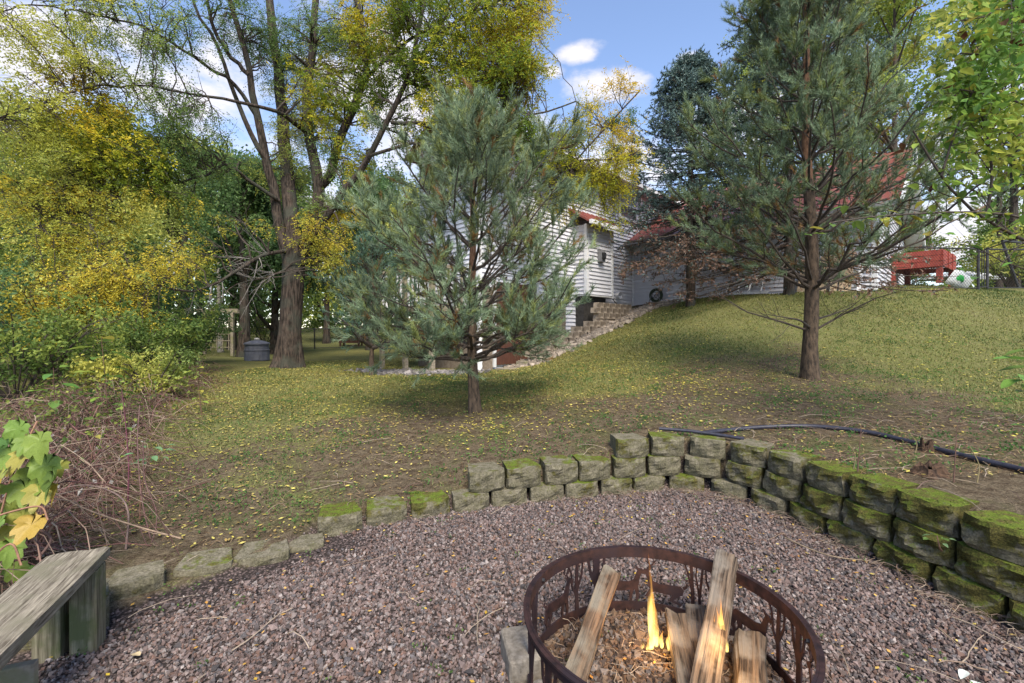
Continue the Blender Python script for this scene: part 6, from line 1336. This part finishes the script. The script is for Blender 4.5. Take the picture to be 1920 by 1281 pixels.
# ---- overhanging tree at the right, close to the camera
ot = thing('overhanging_tree', 'close leafy tree whose branches hang into view at the right border', 'tree', (4.9, 3.0, G(4.9, 3.0))); OO = np.array(ot.location)
z0 = OO[2]
trk = crs([[4.9, 3.0, z0 - .1], [4.85, 3.0, 1.4], [4.75, 3.05, 2.4], [4.6, 3.1, 3.4], [4.5, 3.2, 4.6]], 5); V, Q = tubes(trk, np.linspace(.08, .03, len(trk)), 12); mk('trunk', V - OO, Q, M_bark, ot, smooth=True)
OB = [([np.array([4.85, 3.0, 1.6]), W(1990, 470, 3.2), W(1880, 430, 3.1), W(1800, 375, 3.05), W(1745, 300, 3.0), W(1712, 245, 3.0)], .018), ([np.array([4.85, 3.0, 1.55]), W(1960, 420, 3.0), W(1840, 398, 2.9), W(1700, 402, 2.8), W(1620, 408, 2.75), W(1555, 418, 2.7)], .013),
      ([W(1850, 400, 3.0), W(1860, 330, 3.0), W(1845, 230, 3.0), W(1810, 160, 3.0)], .010), ([W(1765, 330, 3.0), W(1790, 250, 3.0), W(1820, 180, 3.0), W(1838, 130, 3.0)], .008),
      ([np.array([4.75, 3.05, 2.4]), W(2000, 250, 3.1), W(1930, 200, 3.0), W(1860, 178, 2.9), W(1800, 168, 2.9)], .014), ([np.array([4.7, 3.05, 2.9]), W(1990, 60, 3.1), W(1920, 60, 3), W(1870, 100, 2.9), W(1800, 100, 2.9)], .014), ([W(1990, -30, 3.1), W(1900, -10, 3.0), W(1850, 30, 2.9), W(1790, 40, 2.9)], .010),
      ([np.array([4.85, 3.0, 1.3]), W(2000, 520, 3.1), W(1900, 500, 3.1), W(1845, 470, 3.1), W(1790, 455, 3.1)], .009), ([np.array([4.85, 3.0, 1.9]), W(1990, 330, 3.1), W(1930, 300, 3), W(1880, 290, 3)], .010), ([np.array([4.6, 3.1, 3.4]), W(1960, -120, 3.2), W(1880, -80, 3.1), W(1800, -50, 3.1)], .012)]
oP = []; oR = []
for pts, r_ in OB: P = resample(crs(np.array(pts), 5), 12); oP.append(P); oR.append(np.linspace(r_, r_ * .3, 12))
oP, oR = np.array(oP), np.array(oR)
K1, K1r, _, _ = kids(oP, oR, 11, .25, 1.0, (30, 80), (.3, .75), up=-.05, rr=.5, n=6, curl=.4, rmax=.005, flat=.3)
bag = Bag()
for P, r_ in zip(oP, oR): V, Q = tubes(P, r_, 7); mk('branch', V - OO, Q, M_twig, ot, smooth=True)
V, Q = tubes(K1, K1r, 4); bag.add(V, Q); bag.build('twigs', M_twig, ot, off=OO)['kind'] = 'stuff'
ti = np.r_[R.randint(0, len(K1), 420)]; p, tg, _ = at_t(K1, K1r, ti, R.uniform(.2, 1, len(ti)))
p2, tg2, _ = at_t(oP, oR, np.repeat([1, 1, 0, 7], 22), R.uniform(.35, 1, 88)); p = np.r_[p + R.randn(len(p), 3) * .05, p2]
pxl = 960 + p[:, 0] / p[:, 1] * F; pyl = HY - (p[:, 2] - CZ) / p[:, 1] * F
pr_ = np.where((pxl > 1680) | (np.abs(pyl - 408) < 30), 1, .0); pr_ *= np.where((pyl > 440) & (pyl < 560), .5, 1) * np.where(pyl > 560, 0, 1)
ii = [i for i in range(len(p)) if R.rand() < pr_[i]]; inv = [i for i in ii if pxl[i] < 1935 and pyl[i] > -20][:298]
for i in inv:
    low_ = abs(pyl[i] - 408) < 45; me = DL[0] if (R.rand() < .10 and not low_) else OL[R.choice(5, p=[.2, .28, .25, .07, .2])]
    put_leaf(ot, me, p[i] - OO + [0, 0, -.01], (.075 if low_ else .088) * R.uniform(.7, 1.2), R.uniform(0, 6.28), R.uniform(-.7, .3), R.uniform(-.4, .4))
q_, tq, _ = at_t(K1, K1r, R.randint(0, len(K1), 4300), R.uniform(.1, 1, 4300)); px2 = 960 + q_[:, 0] / q_[:, 1] * F; py2 = HY - (q_[:, 2] - CZ) / q_[:, 1] * F
m_ = (px2 > 1760) & (py2 < 360) & (R.rand(len(px2)) < np.clip((px2 - 1700) / 200, .2, 1)); q_ = q_[m_]
q_ = q_ + R.randn(len(q_), 3) * .10
o = leafmass('t', q_, .06, [(.13, .25, .05), (.24, .36, .06), (.42, .43, .08)], 3, 20).build('foliage', M_leaf, ot, off=OO); o['kind'] = 'stuff'
# low sapling leaves poking in at the right
sp_ = thing('sapling', 'low sapling with broad green leaves poking in at the right border', 'sapling', (2.62, 1.95, .4)); SO = np.array(sp_.location)
for pts in ([[2.62, 1.95, .38], W(1985, 760, 1.95), W(1950, 700, 1.9), W(1925, 670, 1.85)], [W(1985, 760, 1.95), W(1950, 740, 1.85), W(1925, 700, 1.8)], [W(1985, 800, 1.95), W(1950, 800, 1.9)]):
    P = crs(pts, 5); V, Q = tubes(P - SO, np.linspace(.006, .003, len(P)), 5); mk('stem', V, Q, M_twig, sp_)
for px, py, s_, a in ((1925, 676, .13, 1.5), (1935, 655, .10, 1.2), (1915, 712, .11, 1.75), (1922, 705, .10, 2.4), (1930, 735, .09, 1.9), (1940, 690, .11, .9), (1935, 800, .08, 1.4), (1945, 720, .12, 2.0)):
    put_leaf(sp_, OL[R.randint(0, 2)], W(px, py, 1.85) - SO, s_, a, R.uniform(-.2, .3), R.uniform(-.3, .3))

# ---- grass, clover, fallen leaves, needles, twigs
def scatter(n, x0, x1, y0, y1, dens):
    x = R.uniform(x0, x1, n); y = y0 + (y1 - y0) * R.rand(n) ** 1.25; k = (np.abs(x) < y * 1.2 + 1.0) & (R.rand(n) < dens(x, y)) & ~inside(x, y, PIT)
    k &= ~((y > 9.2) & (((x - IC[0]) * NM[0] + (y - IC[1]) * NM[1]) < .6) & (((x - IC[0]) * DM[0] + (y - IC[1]) * DM[1]) < 7.6) & (x + y < 25) & (x > -2.2) & (((x - IC[0]) * DM[0] + (y - IC[1]) * DM[1]) > .5))
    return x[k], y[k]
brx = lambda x, y: x > np.interp(y, BRB[:, 1], BRB[:, 0]) - .25
# mown grass: short blades
x, y = scatter(260000, -8.5, 13, 3.0, 14, lambda x, y: np.clip(green(x, y) ** 1.4, .0, 1) * brx(x, y)); n = len(x)
x, y = x[:105000], y[:105000]; n = len(x)
z = T(x, y); a = R.uniform(0, 6.28, n); h = R.uniform(.018, .05, n); lean_ = R.uniform(.2, 1.1, n)[:, None] * np.c_[np.cos(a), np.sin(a)] * h[:, None]; wd = (.0025 + .0006 * y) * .9
s = np.c_[-np.sin(a), np.cos(a), 0 * a] * wd[:, None]; b_ = np.c_[x, y, z - .004]; V = np.stack([b_ - s, b_ + s, b_ + np.c_[lean_, h]], 1).reshape(-1, 3)
cc = pal(b_, [(.07, .105, .03), (.13, .17, .045), (.23, .22, .08), (.18, .195, .055)], .9, 4, .3)
tag(mk('grass', V, np.arange(3 * n).reshape(-1, 3), M_grass, None, np.repeat(cc, 3, axis=0)), 'short thin mown grass over the sloping lawn', kind='stuff')
# clover and ground ivy in tufts on the bare soil
tx, ty = scatter(4200, -3.5, 8, 2.7, 8.5, lambda x, y: (.22 + .5 * (wob(np.stack([x, y, 0 * x], -1), 1.4, 6) > .0)) * brx(x, y)); k = 14; x = np.repeat(tx, k) + R.randn(len(tx) * k) * .045; y = np.repeat(ty, k) + R.randn(len(tx) * k) * .045
ok = ~inside(x, y, PIT); x, y = x[ok], y[ok]; p = np.c_[x, y, T(x, y) + R.uniform(.004, .035, len(x))]
tag(leafmass('t', p, .022, [(.06, .13, .035), (.09, .19, .045), (.14, .24, .06)], 2, 31, flatd=0).build('ground_ivy', M_leaf), 'little green weed tufts dotted over the bare soil', kind='stuff')
# few weeds in the gravel
tx = R.uniform(-2, 2, 90); ty = R.uniform(1.3, 3.5, 90); ok = inside(tx, ty, PIT); tx, ty = tx[ok], ty[ok]; x = np.repeat(tx, 8) + R.randn(len(tx) * 8) * .018; y = np.repeat(ty, 8) + R.randn(len(tx) * 8) * .018
tag(leafmass('t', np.c_[x, y, T(x, y) + R.uniform(.012, .03, len(x))], .014, [(.08, .16, .04), (.14, .22, .06)], 2, 32, flatd=0).build('gravel_weeds', M_leaf), 'tiny seedlings sprouting through the gravel', kind='stuff')
def flatleaves(x, y, ls, cols, seed, dz=.006, asp=.45, jit=.3, tilt=.35):
    z = T(x, y) + dz; p = np.c_[x, y, z]; a = R.uniform(0, 6.28, len(x)); d = np.c_[np.cos(a), np.sin(a), R.uniform(-tilt, tilt, len(x)) * .6]; d = norm(d); s = np.c_[-np.sin(a), np.cos(a), R.uniform(-tilt, tilt, len(x))]; s = norm(s)
    L_ = (ls * R.uniform(.6, 1.25, len(x)))[:, None]; c_ = pal(p, cols, 1.0, seed, jit); p = p + [0, 0, .004]
    V = np.stack([p - d * L_ / 2, p + s * L_ * asp / 2, p + d * L_ / 2, p - s * L_ * asp / 2], 1).reshape(-1, 3); return V, np.arange(len(x) * 4).reshape(-1, 4), np.repeat(c_, 4, axis=0)
bag = Bag()
def dens(x, y): return (np.clip(.26 + 1.0 * sstep(3.2, 6.2, y) * sstep(5.0, .0, x) * sstep(-8.5, -6, x) + .22 * sstep(5, 8, y), 0, 1)) * (.5 + .3 * wob(np.stack([x, y, 0 * x], -1), 1.2, 12) + .35 * wob(np.stack([x, y, 0 * x], -1), 4.5, 3)) * brx(x, y)
x, y = scatter(150000, -8.5, 12, 2.6, 14, dens); x, y = x[:52000], y[:52000]; V, Q, c_ = flatleaves(x, y, .028 + .0022 * y, [(.28, .20, .06), (.42, .36, .07), (.50, .44, .12), (.24, .15, .06), (.40, .33, .08), (.52, .45, .08)], 14, .012, .42); bag.add(V, Q, c_)
x, y = scatter(9000, -3.5, 6, 2.6, 7, lambda x, y: .35 + 0 * x); V, Q, c_ = flatleaves(x, y, .024, [(.24, .15, .07), (.38, .30, .12), (.52, .45, .12)], 15, .006, .5); bag.add(V, Q, c_)
x = R.uniform(-2.6, 2.3, 900); y = R.uniform(.9, 3.6, 900); ok = inside(x, y, PIT); x, y = x[ok], y[ok]; V, Q, c_ = flatleaves(x, y, .021, [(.50, .36, .04), (.42, .20, .05), (.52, .42, .12)], 16, .016, .55); bag.add(V, Q, c_)
tag(bag.build('fallen_leaves', M_litter), 'small yellow and brown leaves fallen over lawn, soil and gravel', kind='stuff')
# pale dry leaves large enough to pick out
for i, (px, py, s_, lb) in enumerate([(263, 1229, .05, 'tan fallen leaf lying alone on the gravel near the bench'), (1812, 1258, .06, 'upper whitish leaf at the bottom right of the gravel'), (1822, 1276, .07, 'lower whitish leaf at the bottom right of the gravel')]):
    pt_ = on_g(px, py, .02, 0); me = leafmesh('ovate', (.50, .40, .24) if i == 0 else (.62, .66, .60), 300 + i, M_litter); o = link('fallen_leaf', me, None, pt_); o.scale = (s_,) * 3; o.rotation_euler = (.05, .1, 1.3 + i * .8); tag(o, lb, 'leaf')
# pine needles, twigs
n = 26000; x, y = scatter(n, -3, 6.5, 2.6, 6.6, lambda x, y: np.clip(.2 + .9 * sstep(1.2, 2.6, x) * sstep(5.2, 3.5, y) + .5 * (np.hypot(x - RPX, y - RPY) < 2.2), 0, 1)); a = R.uniform(0, 3.14, len(x)); L_ = R.uniform(.02, .07, len(x))
z = T(x, y) + R.uniform(.004, .03, len(x)); d = np.c_[np.cos(a) * L_, np.sin(a) * L_, R.uniform(-.3, .3, len(x)) * L_]; s = np.c_[-np.sin(a), np.cos(a), 0 * a] * .0016; p = np.c_[x, y, z]
V = np.stack([p - s, p + s, p + d + s * .5, p + d - s * .5], 1).reshape(-1, 3); cc = np.array([(.22, .13, .06), (.34, .24, .13), (.12, .07, .04)])[R.randint(0, 3, len(x))]
tag(mk('needle_litter', V, np.arange(len(x) * 4).reshape(-1, 4), M_litter, None, np.repeat(cc, 4, axis=0)), 'brown pine needles and bark bits on the soil behind the wall', kind='stuff')
def sticks(n, sampler, name, label, Ls=(.06, .35), rs_=(.0012, .0035)):
    x, y = sampler(n); n = len(x); a = R.uniform(0, 6.28, n); L_ = R.uniform(*Ls, n); t_ = np.linspace(0, 1, 6)[None]; X = x[:, None] + (np.cos(a) * L_)[:, None] * t_ + R.randn(n, 6) * .006; Y = y[:, None] + (np.sin(a) * L_)[:, None] * t_ + R.randn(n, 6) * .006
    rad = R.uniform(*rs_, n); ok = inside(X[:, 0], Y[:, 0], PIT) == inside(X[:, -1], Y[:, -1], PIT); X, Y, rad = X[ok], Y[ok], rad[ok]; n = len(X)
    Z = T(X, Y) + .012 + (4 * t_ * (1 - t_)) * R.uniform(0, .03, (n, 1)) + .008 * inside(X, Y, PIT); V, Q = tubes(np.stack([X, Y, Z], -1), rad[:, None] * np.linspace(1, .6, 6)[None], 4)
    cc = np.array([(.24, .17, .12), (.14, .09, .07), (.34, .27, .2)])[R.randint(0, 3, n)]; tag(mk(name, V, Q, M_cane, None, np.repeat(cc, 24, axis=0)), label, kind='stuff')
def s1(n): q = R.uniform(0, 1, n); x = np.where(q < .45, R.uniform(1.9, 4.5, n), R.uniform(-2.4, 2.3, n)); y = np.where(q < .45, R.uniform(1.9, 4.3, n), R.uniform(1.1, 5.2, n)); ok = (np.hypot(x - RC[0], y - RC[1]) > .55) & (R.rand(n) < np.where(q < .45, 1, .55)); return x[ok], y[ok]
sticks(620, s1, 'twig_litter', 'thin twigs lying on the gravel and soil')
def s3(n):
    i = R.randint(20, len(FACE) - 8, n); return FACE[i, 0] + R.randn(n) * .06 - .04, FACE[i, 1] - np.abs(R.randn(n)) * .07
sticks(420, s3, 'wall_foot_debris', 'pine needles and bits of stick gathered along the foot of the block wall', (.04, .14), (.0008, .002))
def s2(n): a = R.uniform(0, 6.28, n); r_ = .42 * np.sqrt(R.rand(n)); return RC[0] + r_ * np.cos(a), RC[1] + r_ * np.sin(a)
sticks(160, s2, 'ring_twigs', 'dry twigs and pine needles strewn inside the fire ring', (.03, .16), (.0008, .002))
# upright dead stalks behind the wall
for i, (px, py, h_, lb) in enumerate([(1608, 884, .26, 'forked dead stalk behind the mossy blocks'), (1600, 880, .16, 'short dead stalk beside the forked one'), (1788, 905, .32, 'tall thin dead stalk right of the stump'), (1716, 850, .14, 'short stalk by the pipe'), (1574, 792, .12, 'little stalk standing beyond the pipe'), (1832, 905, .2, 'bent thin stalk at the right of the soil')]):
    b_ = on_g(px, py, 0); P = crs([b_ * 0, [.01, 0, h_ * .5], [.03 * (-1) ** i, .01, h_]], 4); V, Q = tubes(P, np.linspace(.004, .0015, len(P)), 5); o = mk('dead_stalk', V, Q, M_cane, None, np.array([(.14, .08, .06), (.25, .2, .1)][i % 2]), True, loc=b_); tag(o, lb, 'stalk', 'dead stalks in the soil behind the wall')
b1 = np.array([W(1478, 1010, 0)[0], 0, 0])
for pts, r_, lb in (([(1472, 1008), (1520, 1030), (1570, 1045), (1632, 1052)], .004, 'longest pale stick lying on the gravel by the wall'), ([(1760, 1178), (1780, 1195), (1800, 1213)], .003, 'short pale stick on the gravel below the wall'), ([(1788, 898), (1825, 905), (1850, 912)], .004, 'stick on the soil right of the stump')):
    P = crs([on_g(a_, b_, .02, 0.02 if b_ > 950 else .42) for a_, b_ in pts], 4); c0 = P[0].copy(); V, Q = tubes(P - c0, np.linspace(r_, r_ * .6, len(P)), 6); o = mk('stick', V, Q, M_cane, None, np.array((.30, .23, .15)), True, loc=c0); tag(o, lb, 'stick')
